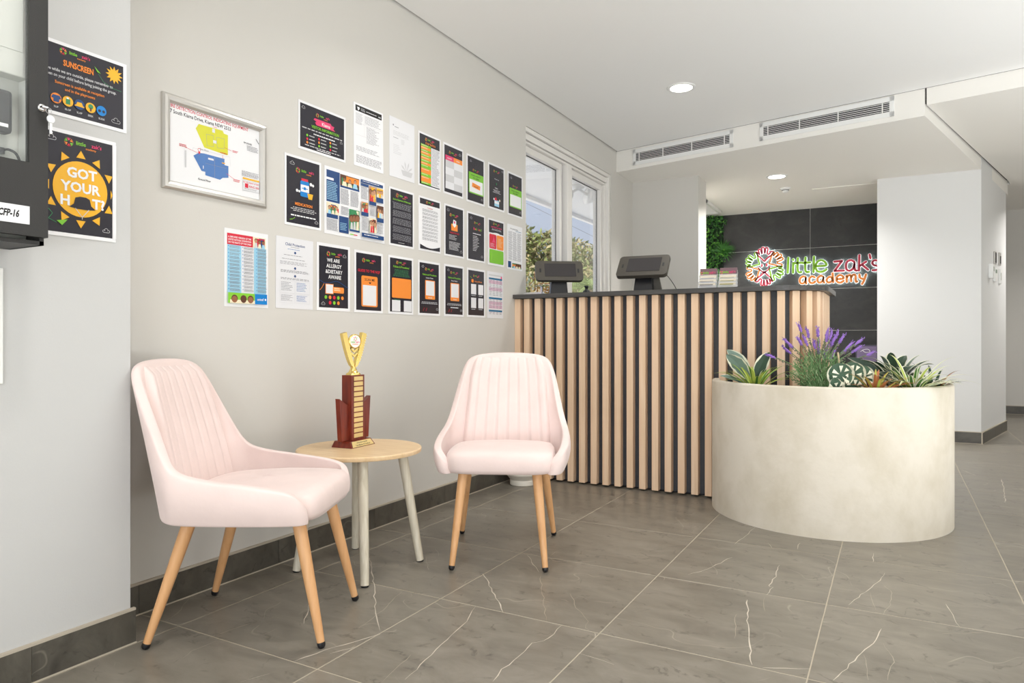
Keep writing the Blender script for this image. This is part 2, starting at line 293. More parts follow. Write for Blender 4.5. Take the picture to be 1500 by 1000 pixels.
# pale quartz veins of the stone, lying in the surface
VEIN = mat('quartz_vein', (206, 197, 182), .4)
VEIN2 = mat('faint_quartz_vein', (168, 158, 142), .4)
mb = MB()
rv = random.Random(3)
for wgt, pts in VEINS:
    P = []
    for i in range(len(pts)-1):
        a, b_ = Vector(pts[i]), Vector(pts[i+1]); k = max(2, int((b_-a).length/.03))
        for q in range(k):
            p = a.lerp(b_, q/k); n_ = Vector((-(b_-a).y, (b_-a).x)).normalized(); P.append(p+n_*rv.uniform(-.004, .004))
    P.append(Vector(pts[-1])); n = len(P); w0 = {1: .0010, 2: .0014, 3: .0020}[wgt]
    L_, R_ = [], []
    for i, p in enumerate(P):
        t = (P[min(i+1, n-1)]-P[max(i-1, 0)]).normalized(); q = Vector((-t.y, t.x))
        w = w0*(.35+.9*rv.random())*(1 if 0 < i < n-1 else .3)
        L_.append((p.x+q.x*w, p.y+q.y*w, .00015)); R_.append((p.x-q.x*w, p.y-q.y*w, .00015))
    mb.add(L_+R_, [(i, n+i, n+i+1, i+1) for i in range(n-1)], 0 if wgt > 1 else 1)
v = mb.build('vein', [VEIN, VEIN2], floor); v['kind'] = 'stuff'

# walls
def wallbox(name, a, b, m=WALL): mb = MB(); mb.bx(a, b); return structure(mb.build(name, m))
WY0, WY1, WZ0, WZ1 = 4.22, 5.862, 1.02, 2.393
mb = MB(); X0 = -2.44
mb.bx((X0, 1.27, -.05), (WX, WY0, 2.9)); mb.bx((-2.335, WY1, -.05), (WX, 6.12, 2.9)); mb.bx((X0, 6.12, -.05), (WX, 6.44, 2.9))
mb.bx((X0, WY0, -.05), (WX, WY1, WZ0)); mb.bx((X0, WY0, WZ1), (WX, WY1, 2.9))
structure(mb.build('wall_left', WALL))
wallbox('wall_front_left', (X0, -3.0, -.05), (-2.03, 1.281, 2.9), WALLN)
wallbox('wall_pier', (X0, 6.44, -.05), (-1.587, 6.74, 2.9))
mb = MB(); mb.prism([(-.142, 7.33), (.668, 7.33), (.985, 8.54), (-.142, 8.54)], -.05, 2.9); structure(mb.build('wall_pillar', mat('pillar_paint', (226, 226, 225), .6)))
wallbox('wall_back', (-2.44, 8.53, -.05), (-.14, 8.7, 2.9))
wallbox('wall_back_left', (-2.44, 6.74, -.05), (-2.41, 8.53, 2.9))
wallbox('wall_corridor', (-.2, 10.46, -.05), (3.2, 10.6, 2.9))
wallbox('wall_corridor_left', (-.14, 8.54, -.05), (.0, 10.46, 2.9))
wallbox('wall_right', (3.1, -3.0, -.05), (3.25, 10.6, 2.9))
mb = MB(); mb.bx((-2.44, -3.12, -.05), (-1.0, -3.0, 2.9)); mb.bx((2.6, -3.12, -.05), (3.25, -3.0, 2.9)); mb.bx((-1.0, -3.12, 2.4), (2.6, -3.0, 2.9)); structure(mb.build('wall_entrance', WALL))

# ceilings
mb = MB(); mb.prism([(WX+.012, -3.0), (3.2, -3.0), bulk(5.55), (WX+.012, B0[1]-.004)], 2.632, 2.9); structure(mb.build('ceiling', CEIL))
mb = MB(); mb.prism([(WX-.2, -3.0), (WX+.012, -3.0), (WX+.012, 6.0), (WX-.2, 6.0)], 2.646, 2.9); structure(mb.build('trim_1', GAP)) 
# bulkhead and the lower ceiling over the reception
mb = MB(); k = 2.453
poly = [(WX-.1, 5.994+.1*math.tan(TH)), B1, SE, (1.02, 8.7), (-2.43, 8.7), (-2.43, 6.6), (WX-.1, 6.6)]
mb.prism(poly, soffz, lambda x, y: 2.68); structure(mb.build('ceiling_reception', SOFF))
C0 = bulk(2.453+.012); 
mb = MB(); mb.prism([C0, bulk(5.6), (3.2, 10.6), (-.2, 10.6), (-.2, 8.72), (1.04, 8.72), (1.0+.014, 8.56)], 2.515, 2.70); structure(mb.build('ceiling_corridor', SOFF))
mb = MB(); mb.prism([bulk(2.453, .02), bulk(2.49, .02), (1.03, 8.56), (.985, 8.56)], 2.53, 2.69); structure(mb.build('trim_2', GAP))
# fine joint between the flat ceiling and the bulkhead
mb = MB(); mb.prism([bulk(0, -.006), bulk(5.5, -.006), bulk(5.5, .0), bulk(0, .0)], 2.6305, 2.64); structure(mb.build('trim_3', mat('joint_grey', (150, 148, 144), .8)))

# skirtings of stone tile: each length of tile a piece
def skirting(name, a, b, nrm, first=.35, h=.1, th=.012):
    A, Bv = Vector(a), Vector(b); d = (Bv-A); L = d.length; d.normalize(); nv = Vector(nrm).normalized()
    mb = MB()
    ang = math.atan2(d.y, d.x); R = rotz(ang)
    c = (A+Bv)/2
    def bxs(mb_, t0, t1, z0, z1, o0, o1, mi=0):
        p = A+d*((t0+t1)/2)+nv*((o0+o1)/2); mb_.box((p.x, p.y, (z0+z1)/2), (t1-t0, abs(o1-o0), z1-z0), mi, R)
    bxs(mb, 0, L, h-.001, h+.006, .0, th*.9); bxs(mb, 0, L, 0, .0035, .0, th+.003); bxs(mb, 0, L, .003, h-.001, 0, th*.75)
    o = structure(mb.build(name, GROUT)); t = -first
    while t < L:
        t0, t1 = max(t, 0), min(t+.6, L)
        if t1-t0 > .02:
            p = MB(); bxs(p, t0+.001, t1-.001, .0036, h-.001, .0005, th); p.build('skirting_tile', SKIRT, o)
        t += .6
    return o
skirting('baseboard_left', (WX, 1.285), (WX, 4.06), (1, 0), .46)
skirting('baseboard_front_left', (-2.03, -.6), (-2.03, 1.292), (1, 0), .2)
skirting('baseboard_pillar', (.2, 7.33), (.68, 7.33), (0, -1), .1)
skirting('baseboard_pillar_side', (.668, 7.318), (.985, 8.54), (math.cos(math.radians(14.7)), -math.sin(math.radians(14.7))), .0)
skirting('baseboard_corridor', (.5, 10.46), (3.1, 10.46), (0, -1), .1)

# window in the left wall
win = structure((lambda m: (m.bx((-2.40, WY0, WZ0), (-2.235, WY0+.03, WZ1)), m.bx((-2.345, WY1-.03, WZ0), (-2.235, WY1, WZ1)), m.bx((-2.40, WY0, WZ1-.028), (-2.232, WY1, WZ1)), m.bx((-2.40, WY0, WZ0), (-2.21, WY1, WZ0+.03)), m.build('window_1', FRAME, bevel=.002))[-1])(MB()))
mb = MB(); mb.bx((-2.345, WY0+.03, 2.318), (-2.25, WY1-.03, 2.362)); mb.build('window_head', FRAME, win, bevel=.003)
mb = MB(); mb.bx((-2.39, WY0+.03, 2.296), (-2.262, WY1-.03, 2.314)); mb.build('window_head_rail', FRAME, win, bevel=.003)
mb = MB(); mb.bx((-2.385, WY0+.02, 2.314), (-2.27, WY1-.02, 2.3185)); mb.bx((-2.385, WY0+.02, 2.361), (-2.255, WY1-.02, 2.366)); mb.build('gasket', DARKG, win)
mb = MB(); mb.bx((-2.385, 4.985, WZ0), (-2.252, 5.065, 2.30)); mb.bx((-2.385, 5.065, WZ0), (-2.275, 5.11, 2.30)); mb.build('mullion', FRAME, win, bevel=.003)
for a, b_ in ((4.25, 4.95), (5.11, 5.80)):
    mb = MB(); f_ = .038
    mb.bx((-2.36, a, 2.245), (-2.285, b_, 2.295)); mb.bx((-2.36, a, WZ0+.03), (-2.285, b_, WZ0+.085)); mb.bx((-2.36, a, WZ0+.08), (-2.285, a+f_, 2.25)); mb.bx((-2.36, b_-f_, WZ0+.08), (-2.285, b_, 2.25))
    s = mb.build('sash', FRAME, win, bevel=.004)
    mb = MB(); 
    mb.bx((-2.322, a+f_-.002, 2.240), (-2.318, b_-f_+.002, 2.2455)); mb.bx((-2.322, b_-f_-.005, WZ0+.085), (-2.318, b_-f_+.001, 2.24)); mb.bx((-2.345, b_, WZ0+.03), (-2.292, b_+.003, 2.297)); mb.bx((-2.36, a, 2.2945), (-2.29, b_, 2.2975)); mb.build('gasket', DARKG, s)
    mb = MB(); mb.bx((-2.33, a+f_-.005, WZ0+.08), (-2.324, b_-f_+.005, 2.248)); mb.build('pane', GLASS, s)
mb = MB(); mb.bx((-2.345, 5.806, WZ0), (-2.262, 5.832, 2.30)); mb.build('jamb_bead', FRAME, win, bevel=.003)

# ------------------------------------------------------------------ outside the window
EAVE = mat('white_eave', (250, 249, 247), .8)
mb = MB(); mb.bx((-3.74, -2, 2.6), (-2.345, 16, 2.68)); eave = structure(mb.build('trim_4', EAVE))
mb = MB(); mb.bx((-3.80, -2, 2.56), (-3.74, 16, 2.75)); mb.build('fascia', EAVE, eave)
mb = MB(); mb.bx((-60, -30, -.3), (-2.44, 60, -.12)); mb.bx((-2.44, -30, -.3), (40, -3.12, -.12)); structure(mb.build('floor_outside', mat('pale_paving', (238, 234, 226), .8)))
t = thing('flood_light', (-3.02, 6.95, 2.6), 'white twin security floodlight under the eave outside the window', 'light')
mb = MB(); mb.lathe([(.0, 0), (.07, 0), (.07, -.03), (.03, -.05), (.0, -.05)][::-1], 20); mb.build('mount', WHITE, t)
mb = MB(); mb.lathe([(.0, -.05), (.06, -.05), (.09, 0), (.09, .03), (.0, .03)], 20); mb.build('lamp_head', WHITE, t, (-.08, -.16, -.13), (math.radians(70), 0, math.radians(20)))
mb = MB(); mb.lathe([(.0, -.05), (.06, -.05), (.09, 0), (.09, .03), (.0, .03)], 20); mb.build('lamp_head', WHITE, t, (.06, .16, -.10), (math.radians(80), 0, math.radians(-40)))
mb = MB(); mb.tube([(0, 0, -.04), (-.03, -.06, -.08), (-.08, -.12, -.12)], .015); mb.tube([(0, 0, -.04), (.03, .08, -.07), (.06, .13, -.09)], .015); mb.build('arm', WHITE, t)
mb = MB(); mb.tube([(-24, 15+i*10, 12.9-.6*i) for i in range(8)], .018, 6); mb.tube([(-24, 15, -.2), (-24, 15, 13.2)], .12); mb.tube([(-24, 85, -.2), (-24, 85, 9.0)], .12); tag(mb.build('power_line', mat('cable_grey', (120, 126, 140), .6)), 'thin grey power line strung between poles, crossing the sky outside the window', 'cable')
LEAF1 = mat('olive_leaf', (124, 134, 76), .6, var=.35, vscale=1.2); LEAF2 = mat('dry_leaf', (146, 136, 96), .6, var=.3, vscale=1.2); BARK = mat('bark', (128, 104, 82), .9, var=.3)
def leafcloud(mb, c, r, n, size, rnd, mats=1):
    for _ in range(n):
        while True:
            p = Vector((rnd.uniform(-1, 1), rnd.uniform(-1, 1), rnd.uniform(-1, 1)))
            if .25 < p.length < 1: break
        p = Vector(c)+Vector((p.x*r[0], p.y*r[1], p.z*r[2])); a = Vector((rnd.gauss(0, 1), rnd.gauss(0, 1), rnd.gauss(0, 1))).normalized(); b = a.orthogonal().normalized(); s_ = size*rnd.uniform(.6, 1.4)
        b = (Matrix.Rotation(rnd.uniform(0, 6.28), 3, a) @ b)
        mb.add([p-a*s_, p+b*s_*.35, p+a*s_, p-b*s_*.35], [(0, 1, 2, 3)], rnd.randrange(mats))
rnd = random.Random(11)
def tree(loc, crowns, label, sz=.13, dens=900):
    t = thing('tree', loc, label, 'tree'); tr = MB(); tr.tube([(0, 0, -.2), (.05, .02, 1.2), (.0, .1, 2.6)], [.16, .13, .08]); 
    for c, r in crowns: tr.tube([(.02, .05, 1.4), (c[0]*.6, c[1]*.6, c[2]*.8), c], [.07, .045, .02], 6)
    tr.build('trunk', BARK, t)
    lf = MB()
    for c, r in crowns: leafcloud(lf, c, r, int(dens*r[0]*r[2]), sz, rnd, 2)
    o = lf.build('foliage', [LEAF1, LEAF2], t); o['kind'] = 'stuff'; return t
tree((-11.9, 23.0, 0), [((-.6, -.7, 4.45), (1.2, 1.2, .9)), ((.6, .3, 4.2), (1.1, 1.1, .8)), ((.0, 0, 3.2), (1.4, 1.4, .9)), ((-.2, -1.2, 3.1), (1.1, 1.1, .9)), ((1.1, 1.1, 3.2), (1.0, 1.0, .9)), ((-.9, -1.6, 4.0), (.9, .9, .8)), ((0, 0, 2.1), (1.5, 1.5, .8))], 'olive green gum tree outside the left window pane', .11, 1500)
tree((-11.7, 28.5, 0), [((-.6, -.9, 4.5), (1.2, 1.2, .8)), ((.6, .6, 4.2), (1.2, 1.2, .8)), ((.1, .1, 3.2), (1.6, 1.6, .9)), ((.3, .3, 2.0), (1.6, 1.6, .9)), ((1.3, 1.5, 3.6), (1.1, 1.1, .9))], 'taller dry olive tree outside the right window pane', .12, 1400)
pt = thing('palm_tree', (-8.0, 19.3, 0), 'green palm with feathery fronds outside the window behind the tablets', 'tree')
mb = MB(); mb.tube([(0, 0, -.2), (.02, 0, 1.2), (0, 0, 2.4)], [.16, .13, .12], 10); mb.build('trunk', BARK, pt)
PALM = mat('palm_leaf', (132, 150, 84), .5, var=.2)
for k in range(18):
    a = k*2.4; el = .2+1.0*(k/18); mb = MB(); pts = []
    for i in range(9):
        q = i/8*1.5; pts.append(Vector((math.cos(a)*q*math.cos(el)*1.0, math.sin(a)*q*math.cos(el), 2.4+math.sin(el)*q-.42*q*q)))
    mb.tube(pts, [.02-.0018*i for i in range(9)], 5)
    for i in range(1, 9):
        for sgn in (-1, 1):
            for h in (0, .5):
                p = pts[i-1].lerp(pts[i], h); tdir = (pts[i]-pts[i-1]).normalized(); sd_ = tdir.cross(Vector((0, 0, 1))).normalized()*sgn
                e_ = p+(sd_*.9+tdir*.8).normalized()*(.42*(1-.05*i))+Vector((0, 0, -.12))
                mb.add([p-tdir*.02, p+tdir*.02, e_], [(0, 1, 2)])
    mb.build('frond', PALM, pt)
# ------------------------------------------------------------------ reception desk
YD = 4.06
RC = (-.57, 4.28); RR = .22
desk = thing('reception_desk', (-1.3, 4.4, 0), 'curved charcoal reception desk clad with pale upright timber slats', 'desk')
def dl(p): return (p[0]+1.3, p[1]-4.4)
def deskpoly(off, yb=4.78, x0=WX+.001):
    r = RR+off; P = [(x0, YD-off)]
    for i in range(13):
        a = -math.pi/2+math.pi/2*i/12; P.append((RC[0]+r*math.cos(a), RC[1]+r*math.sin(a)))
    P += [(RC[0]+r, yb), (x0, yb)]
    return [dl(p) for p in P]
mb = MB(); mb.prism(deskpoly(-.052), .012, 1.19); mb.build('body', DESK, desk)
mb = MB(); mb.prism(deskpoly(-.075), .0, .012); mb.build('plinth', RUBBER, desk)
mb = MB(); mb.prism(deskpoly(.028), 1.19, 1.217); mb.build('counter_top', DTOP, desk, bevel=.003)
mb = MB(); mb.box((0, 0, .6), (.040, .050, 1.176)); slat0 = None
slats = [((-2.231+.0792*k+.020+(.010 if k == 0 else 0), YD+.025), 0.0) for k in range(21)]
for k in range(1, 6):
    a = -math.pi/2+.36*(k-.72)
    if a > 0: a = 0
    slats.append(((RC[0]+(RR-.025)*math.cos(a), RC[1]+(RR-.025)*math.sin(a)), a+math.pi/2))
for k in range(1, 6): slats.append(((RC[0]+RR-.025, 4.27+.0792*k), math.pi/2))
for (p, a) in slats:
    if slat0 is None: o = slat0 = mb.build('slat', ASH, desk, bevel=.0015, seg=1)
    else: o = slat0.copy(); COL.objects.link(o)
    q = dl(p); o.location = (q[0], q[1], 0); o.rotation_euler = (0, 0, a)

# planter wrapping the desk corner
PC = (-.325, 4.07); PR = .585; PT = .04
a0 = math.pi+math.asin(.03/PR)*1.0+.012; a1 = 2*math.pi+math.radians(87)
pl = thing('planter', (PC[0], PC[1], 0), 'round cream rendered planter box wrapping the desk corner', 'planter')
def stucco(name, base):
    m = mat(name, base, .7, bump=.12, bscale=30); n = m.node_tree; N = n.nodes; L = n.links; b = N['Principled BSDF']
    t = N.new('ShaderNodeTexCoord'); mp = N.new('ShaderNodeMapping'); mp.inputs['Scale'].default_value = (1.6, 1.6, 1.2); L.new(t.outputs['Object'], mp.inputs[0])
    z = N.new('ShaderNodeTexNoise'); z.inputs['Scale'].default_value = 2.6; z.inputs['Detail'].default_value = 8; z.inputs['Roughness'].default_value = .6; z.inputs['Distortion'].default_value = .15; L.new(mp.outputs[0], z.inputs['Vector'])
    r = N.new('ShaderNodeValToRGB'); r.color_ramp.elements[0].position = .32; r.color_ramp.elements[1].position = .6
    r.color_ramp.elements[0].color = lin(tuple(v*s_ for v, s_ in zip(base, (.92, .91, .88)))); r.color_ramp.elements[1].color = lin(base)
    L.new(z.outputs[0], r.inputs[0]); L.new(r.outputs[0], b.inputs['Base Color']); return m
STUC = stucco('cream_render', (222, 214, 200))
mb = MB(); n = 72; ro = PR; ri = PR-PT; prof = [(ro, 0), (ro, .69), (ro-.004, .698), (ro-.012, .70), (ri+.01, .70), (ri, .694), (ri, .5)]
vs = []; fs = []; k = len(prof)
for i in range(n+1):
    a = a0+(a1-a0)*i/n
    for r_, z_ in prof: vs.append((r_*math.cos(a), r_*math.sin(a), z_))
for i in range(n):
    for j in range(k-1): fs.append((i*k+j, (i+1)*k+j, (i+1)*k+j+1, i*k+j+1))
mb.add(vs, fs, 0, True); mb.add(vs[:k], [tuple(range(k))]); mb.add(vs[-k:], [tuple(range(k-1, -1, -1))])
o = mb.build('planter_wall', STUC, pl); o.data.set_sharp_from_angle(angle=math.radians(50))
mb = MB(); poly = [((ri-.001)*math.cos(a0+(a1-a0)*i/40), (ri-.001)*math.sin(a0+(a1-a0)*i/40)) for i in range(41)]
dk = [(RC[0]+RR+.012, 4.60)]+[(RC[0]+(RR+.012)*math.cos(-a*math.pi/16), RC[1]+(RR+.012)*math.sin(-a*math.pi/16)) for a in range(0, 9)]+[(-.87, YD-.012)]
poly += [(x-PC[0], y-PC[1]) for x, y in dk]
mb.prism(poly, .56, .64); mb.build('soil', SOIL, pl)

# pink chairs -------------------------------------------------------
def make_chair(label):
    root = thing('armchair', (0, 0, 0), label, 'chair', 0, 'pink dining chairs')
    half = [  # bottom xy, top xyz, outward bulge, inward direction
        ((.254, .205), (.250, .215, .418), .004, (-.9, -.5)),
        ((.245, .238), (.238, .250, .456), .008, (-.6, -.8)),
        ((.215, .254), (.212, .274, .480), .010, (-.15, -1)),
        ((.10, .264), (.10, .282, .497), .016, (0, -1)),
        ((-.02, .268), (-.02, .286, .510), .017, (0, -1)),
        ((-.100, .266), (-.104, .282, .524), .016, (.1, -1)),
        ((-.135, .260), (-.142, .276, .543), .016, (.25, -1)),
        ((-.155, .252), (-.166, .262, .588), .012, (.4, -1)),
        ((-.175, .240), (-.208, .242, .690), .008, (.6, -.9)),
        ((-.195, .220), (-.252, .220, .790), .006, (.8, -.6)),
        ((-.206, .190), (-.278, .192, .842), .004, (1, -.25)),
        ((-.215, .10), (-.290, .100, .856), 0, (1, -.05)),
        ((-.220, .0), (-.294, .0, .858), 0, (1, 0))]
    half = [((b[0]-.02, b[1]), (t[0]-.02-.036*max(0, (t[2]-.52)/.34), t[1], t[2]), bu, d) for b, t, bu, d in half]
    cols = half+[((b[0], -b[1]), (t[0], -t[1], t[2]), bu, (d[0], -d[1])) for b, t, bu, d in half[-2::-1]]
    rows = [0, .06, .25, .5, .75, .93, 1.0]; th = .040
    mb = MB(); O = []; I = []
    for b, t, bu, d in cols:
        dv = Vector((d[0], d[1], 0)).normalized(); oc = []; ic = []
        for v in rows:
            tt = v
            p = Vector((b[0]+(t[0]-b[0])*tt**1.3, b[1]+(t[1]-b[1])*tt, .375+(t[2]-.375)*v)) - dv*(bu*4*v*(1-v))
            oc.append(p); ic.append(p+dv*th*(1-.25*v)+Vector((0, 0, .002)))
        O.append(oc); I.append(ic)
    nC, nR = len(cols), len(rows)
    vs = [p for c in O for p in c]+[p for c in I for p in c]; off = nC*nR; fs = []
    for i in range(nC-1):
        for j in range(nR-1):
            a = i*nR+j; b_ = (i+1)*nR+j
            fs.append((a, a+1, b_+1, b_)); fs.append((off+a, off+b_, off+b_+1, off+a+1))
        a = i*nR; b_ = (i+1)*nR
        fs.append((a, b_, off+b_, off+a)); a += nR-1; b_ += nR-1; fs.append((a, off+a, off+b_, b_))
    for j in range(nR-1):
        fs.append((j, off+j, off+j+1, j+1)); a = (nC-1)*nR+j; fs.append((a, a+1, off+a+1, off+a))
    mb.add(vs, fs, 0, True); mb.build('shell', PINK, root, sub=2)
    # stitched back pad with upright channels
    mb = MB(); NU, NV, ch = 64, 14, 8; vs = []; fs = []
    for j in range(NV+1):
        v = j/NV; z = .415+v*(.846-.415)
        hw = .214-.036*v-.014*max(0, v-.8)/.2
        xb = -.196-.108*((z-.415)/.43)**1.3
        for i in range(NU+1):
            u = -1+2*i/NU; fr = ((i*ch/NU) % 1.0); seam = min(fr, 1-fr)*2
            puff = .0065*(1-(1-min(1, seam*2.6))**3) if 0 < i < NU else 0
            edge_ = max(0, abs(u)-.86)/.14; top = max(0, v-.90)/.10
            x = xb+.026*abs(u)**3+puff-min(.045, .045*edge_**2+.026*top**2)
            vs.append((x, u*hw, z-.010*(abs(u)**2.5)*v))
    for j in range(NV):
        for i in range(NU):
            a = j*(NU+1)+i; fs.append((a, a+1, a+NU+2, a+NU+1))
    mb.add(vs, fs, 0, True); mb.build('back_pad', PINK, root)
    # seat cushion
    mb = MB(); vs = []; fs = []; A, NB = 40, 9
    def sp(a, ex): c, s_ = math.cos(a), math.sin(a); return (math.copysign(abs(c)**ex, c), math.copysign(abs(s_)**ex, s_))
    prof = [(.0, .376), (.90, .376), (.97, .381), (1.0, .398), (1.0, .425), (.985, .445), (.94, .460), (.80, .468), (.5, .474), (.0, .476)]
    for r_, z_ in prof:
        for q in range(A):
            x, y = sp(2*math.pi*q/A, .36); fw = .222+.010*(x+1)/2
            dip = -.010*max(0, -x)*(1 if z_ > .43 else 0)
            vs.append((.022+x*.230*r_, y*fw*r_, z_+dip+.004*(1-abs(y))*(1 if z_ > .44 else 0)))
    for i in range(len(prof)-1):
        for q in range(A): fs.append((i*A+q, i*A+(q+1) % A, (i+1)*A+(q+1) % A, (i+1)*A+q))
    mb.add(vs, fs, 0, True); mb.build('seat', PINK, root)
    for tx, ty, bx_, by in ((.175, .150, .262, .188), (.175, -.150, .262, -.188), (-.145, .168, -.262, .218), (-.145, -.168, -.262, -.218)):
        mb = MB(); T_, B_ = Vector((tx, ty, .385)), Vector((bx_, by, .0)); d = (B_-T_)
        mb.tube([T_+d*q for q in (0, .25, .5, .75, .965)], [.0205, .0190, .0168, .0140, .0112], 16); l = mb.build('leg', OAK, root)
        mb = MB(); mb.tube([T_+d*.955, T_+d*.972, T_+d*.988, T_+d*.9985], [.0122, .0126, .0112, .007], 14); tag(mb.build('foot_cap', RUBBER, l), 'black rubber cap')
    return root
ch1 = make_chair('pale pink velvet chair nearest the camera, turned sideways beside the trophy table')
ch1.location = (-1.813, 1.587, 0); ch1.rotation_euler = (0, 0, math.radians(26.4))
ch2 = copy_tree(ch1); ch2['label'] = 'pale pink velvet chair facing out in front of the slatted reception desk'
ch2.location = (-1.489, 2.62, 0); ch2.rotation_euler = (0, 0, math.radians(-64.9))

# side table -------------------------------------------------------
TZ = .482
t = thing('side_table', (-1.90, 2.163, 0), 'round pale wood side table between the two pink chairs', 'table')
mb = MB(); mb.lathe([(.240, TZ-.019), (.247, TZ-.017), (.249, TZ-.010), (.249, TZ-.003), (.246, TZ)], 64); o = mb.build('tabletop', TOPW, t); o.data.set_sharp_from_angle(angle=math.radians(35))
for sx_ in (-1, 1):
    for sy_ in (-1, 1):
        mb = MB(); T_, B_ = Vector((sx_*.120, sy_*.120, TZ-.018)), Vector((sx_*.176, sy_*.172, 0)); d = B_-T_
        mb.tube([T_, T_+d*.5, T_+d*.988], [.0205, .0185, .0155], 16); l = mb.build('leg', LIMED, t)
        mb = MB(); mb.tube([T_+d*.985, T_+d*.999], [.0150, .0140], 14); tag(mb.build('foot_pad', RUBBER, l), 'black foot pad')

# trophy -----------------------------------------------------------
t = thing('trophy', (-1.958, 2.192, TZ), 'gold cup trophy on a mahogany column standing on the side table', 'trophy', math.radians(4))
mb = MB(); mb.add([(-.052, -.078, 0), (.052, -.078, 0), (.052, .078, 0), (-.052, .078, 0), (-.044, -.068, .026), (.036, -.068, .026), (.036, .068, .026), (-.044, .068, .026)], [(3, 2, 1, 0), (4, 5, 6, 7), (0, 1, 5, 4), (1, 2, 6, 5), (2, 3, 7, 6), (3, 0, 4, 7)])
mb.build('base', RED, t, bevel=.0015)
R_ = Matrix.Rotation(math.atan2(.016, .026), 3, 'Y')
mb = MB(); c = Vector((.0448, 0, .013)); ang = -math.atan2(.016, .026)
def slope(y, h, lift=.0): # point on the sloped front of the base, h from 0 to 1
    return (.052-.016*h+lift, y, .026*h)
mb.add([slope(-.070, .10, .0008), slope(.070, .10, .0008), slope(.062, .92, .0008), slope(-.062, .92, .0008)], [(0, 1, 2, 3)])
for ln, zz in (('LITTLE ZAK\'S ACADEMY', .60), ('Team Member Of The Month', .25)):
    vs, fs, wd = text_geo(ln); sc = .094/wd if zz < .5 else .07/wd
    mb.add([slope(-wd*sc/2+x*sc, zz+y*sc/.030, .0012) for x, y in vs], fs, 1)
pq = mb.build('plaque', [GOLDP, BLACK], t); pq['label'] = 'gold engraved plaque'
mb = MB(); mb.bx((-.028, -.041, .026), (.024, .041, .292)); mb.build('column', RED, t, bevel=.0012)
for i in range(12):
    z = .036+.0212*i; mb = MB(); mb.bx((.024, -.029, z), (.0255, .029, z+.0165)); mb.build('name_plate', GOLDP, t, bevel=.0004, seg=1)
for sg in (-1, 1):
    mb = MB(); P = [(sg*.041, .026), (sg*.088, .026), (sg*.102, .200), (sg*.060, .176), (sg*.041, .168)]
    if sg < 0: P = P[::-1]
    n = len(P); vs = [(-.012, y, z) for y, z in P]+[(.010, y, z) for y, z in P]
    mb.add(vs, [tuple(range(n-1, -1, -1)), tuple(range(n, 2*n))]+[(i, (i+1) % n, n+(i+1) % n, n+i) for i in range(n)]); mb.build('wing', RED, t, bevel=.001)
cup = MB(); cup.lathe([(.030, .292), (.030, .297), (.020, .303), (.012, .318), (.011, .326), (.006, .328)], 20, (-.002, 0, 0)); cupo = cup.build('cup_stem', GOLD, t); CR = math.radians(-16)
for sg in (-1, 1):
    mb = MB(); vs = []; fs = []; N = 14
    for i in range(N+1):
        q = i/N; z = .322+q*.140; yo = .006+.054*q**.62; yi = .001+.042*q**1.1-(.004 if q > .6 else 0)
        if i == N: z -= .0
        for y_ in (yo, yi):
            for x_ in (-.010, .010): vs.append((x_-.002, sg*y_, z+(.006 if (i == N and y_ == yi) else 0)))
    for i in range(N):
        a = i*4; b_ = a+4
        for (p, q_) in ((0, 1), (1, 3), (3, 2), (2, 0)): fs.append((a+p, a+q_, b_+q_, b_+p) if sg > 0 else (a+p, b_+p, b_+q_, a+q_))
    fs += [(0, 1, 3, 2), (N*4, N*4+2, N*4+3, N*4+1)]
    mb.add(vs, fs, 0); 
    for i in range(3, N):
        q = i/N; z = .322+q*.140; mb.box((.0085, sg*(.004+.052*q**.62-.004), z), (.004, .014+.008*q, .0045))
    mb.build('cup_side', GOLD, t, None, (0, 0, CR))
mb = MB(); 
for zz in (.365, .383):
    mb.add([(-.006, -.016, zz+.014), (-.006, 0, zz), (-.006, .016, zz+.014), (-.006, .016, zz+.022), (-.006, 0, zz+.009), (-.006, -.016, zz+.022), (.006, -.016, zz+.014), (.006, 0, zz), (.006, .016, zz+.014), (.006, .016, zz+.022), (.006, 0, zz+.009), (.006, -.016, zz+.022)],
           [(6, 7, 10, 11), (7, 8, 9, 10), (0, 5, 4, 1), (1, 4, 3, 2), (0, 1, 7, 6), (1, 2, 8, 7), (5, 11, 10, 4), (4, 10, 9, 3)])
mb.build('chevron', GOLD, t, None, (0, 0, CR))
mb = MB(); mb.lathe([(.030, -.004), (.030, .004), (.026, .005)], 28); o = mb.build('medallion_ring', GOLD, t, (.006*math.cos(CR), .006*math.sin(CR), .430), (0, math.radians(90), CR))
mb = MB(); mb.lathe([(.025, .004), (.025, .0056)], 28); md = mb.build('medallion', WHITE, t, (.006*math.cos(CR), .006*math.sin(CR), .430), (0, math.radians(90), CR))
mb = MB()
for ln, colr, zz, sc0, ox in (("little", 0, -.006, .0105, -.011), ("zak's", 1, -.006, .0105, .012), ("academy", 2, -.014, .008, 0)):
    vs, fs, wd = text_geo(ln); sc = .0105*(.8 if colr == 2 else 1)
    mb.add([(.0122, ox+(x-wd/2)*sc, .428+zz+y*sc) for x, y in vs], fs, colr)
for i in range(6):
    a = i*math.pi/3+.5; mb.box((.0122, .007*math.cos(a), .438+.007*math.sin(a)), (.0004, .006, .003), i % 3, Matrix.Rotation(a, 3, 'X'))
mb.build('medallion_print', [mat('print_green', (122, 190, 50), .5), mat('print_pink', (222, 60, 110), .5), mat('print_orange', (240, 140, 50), .5)], t, (0, 0, .002), (0, 0, CR))

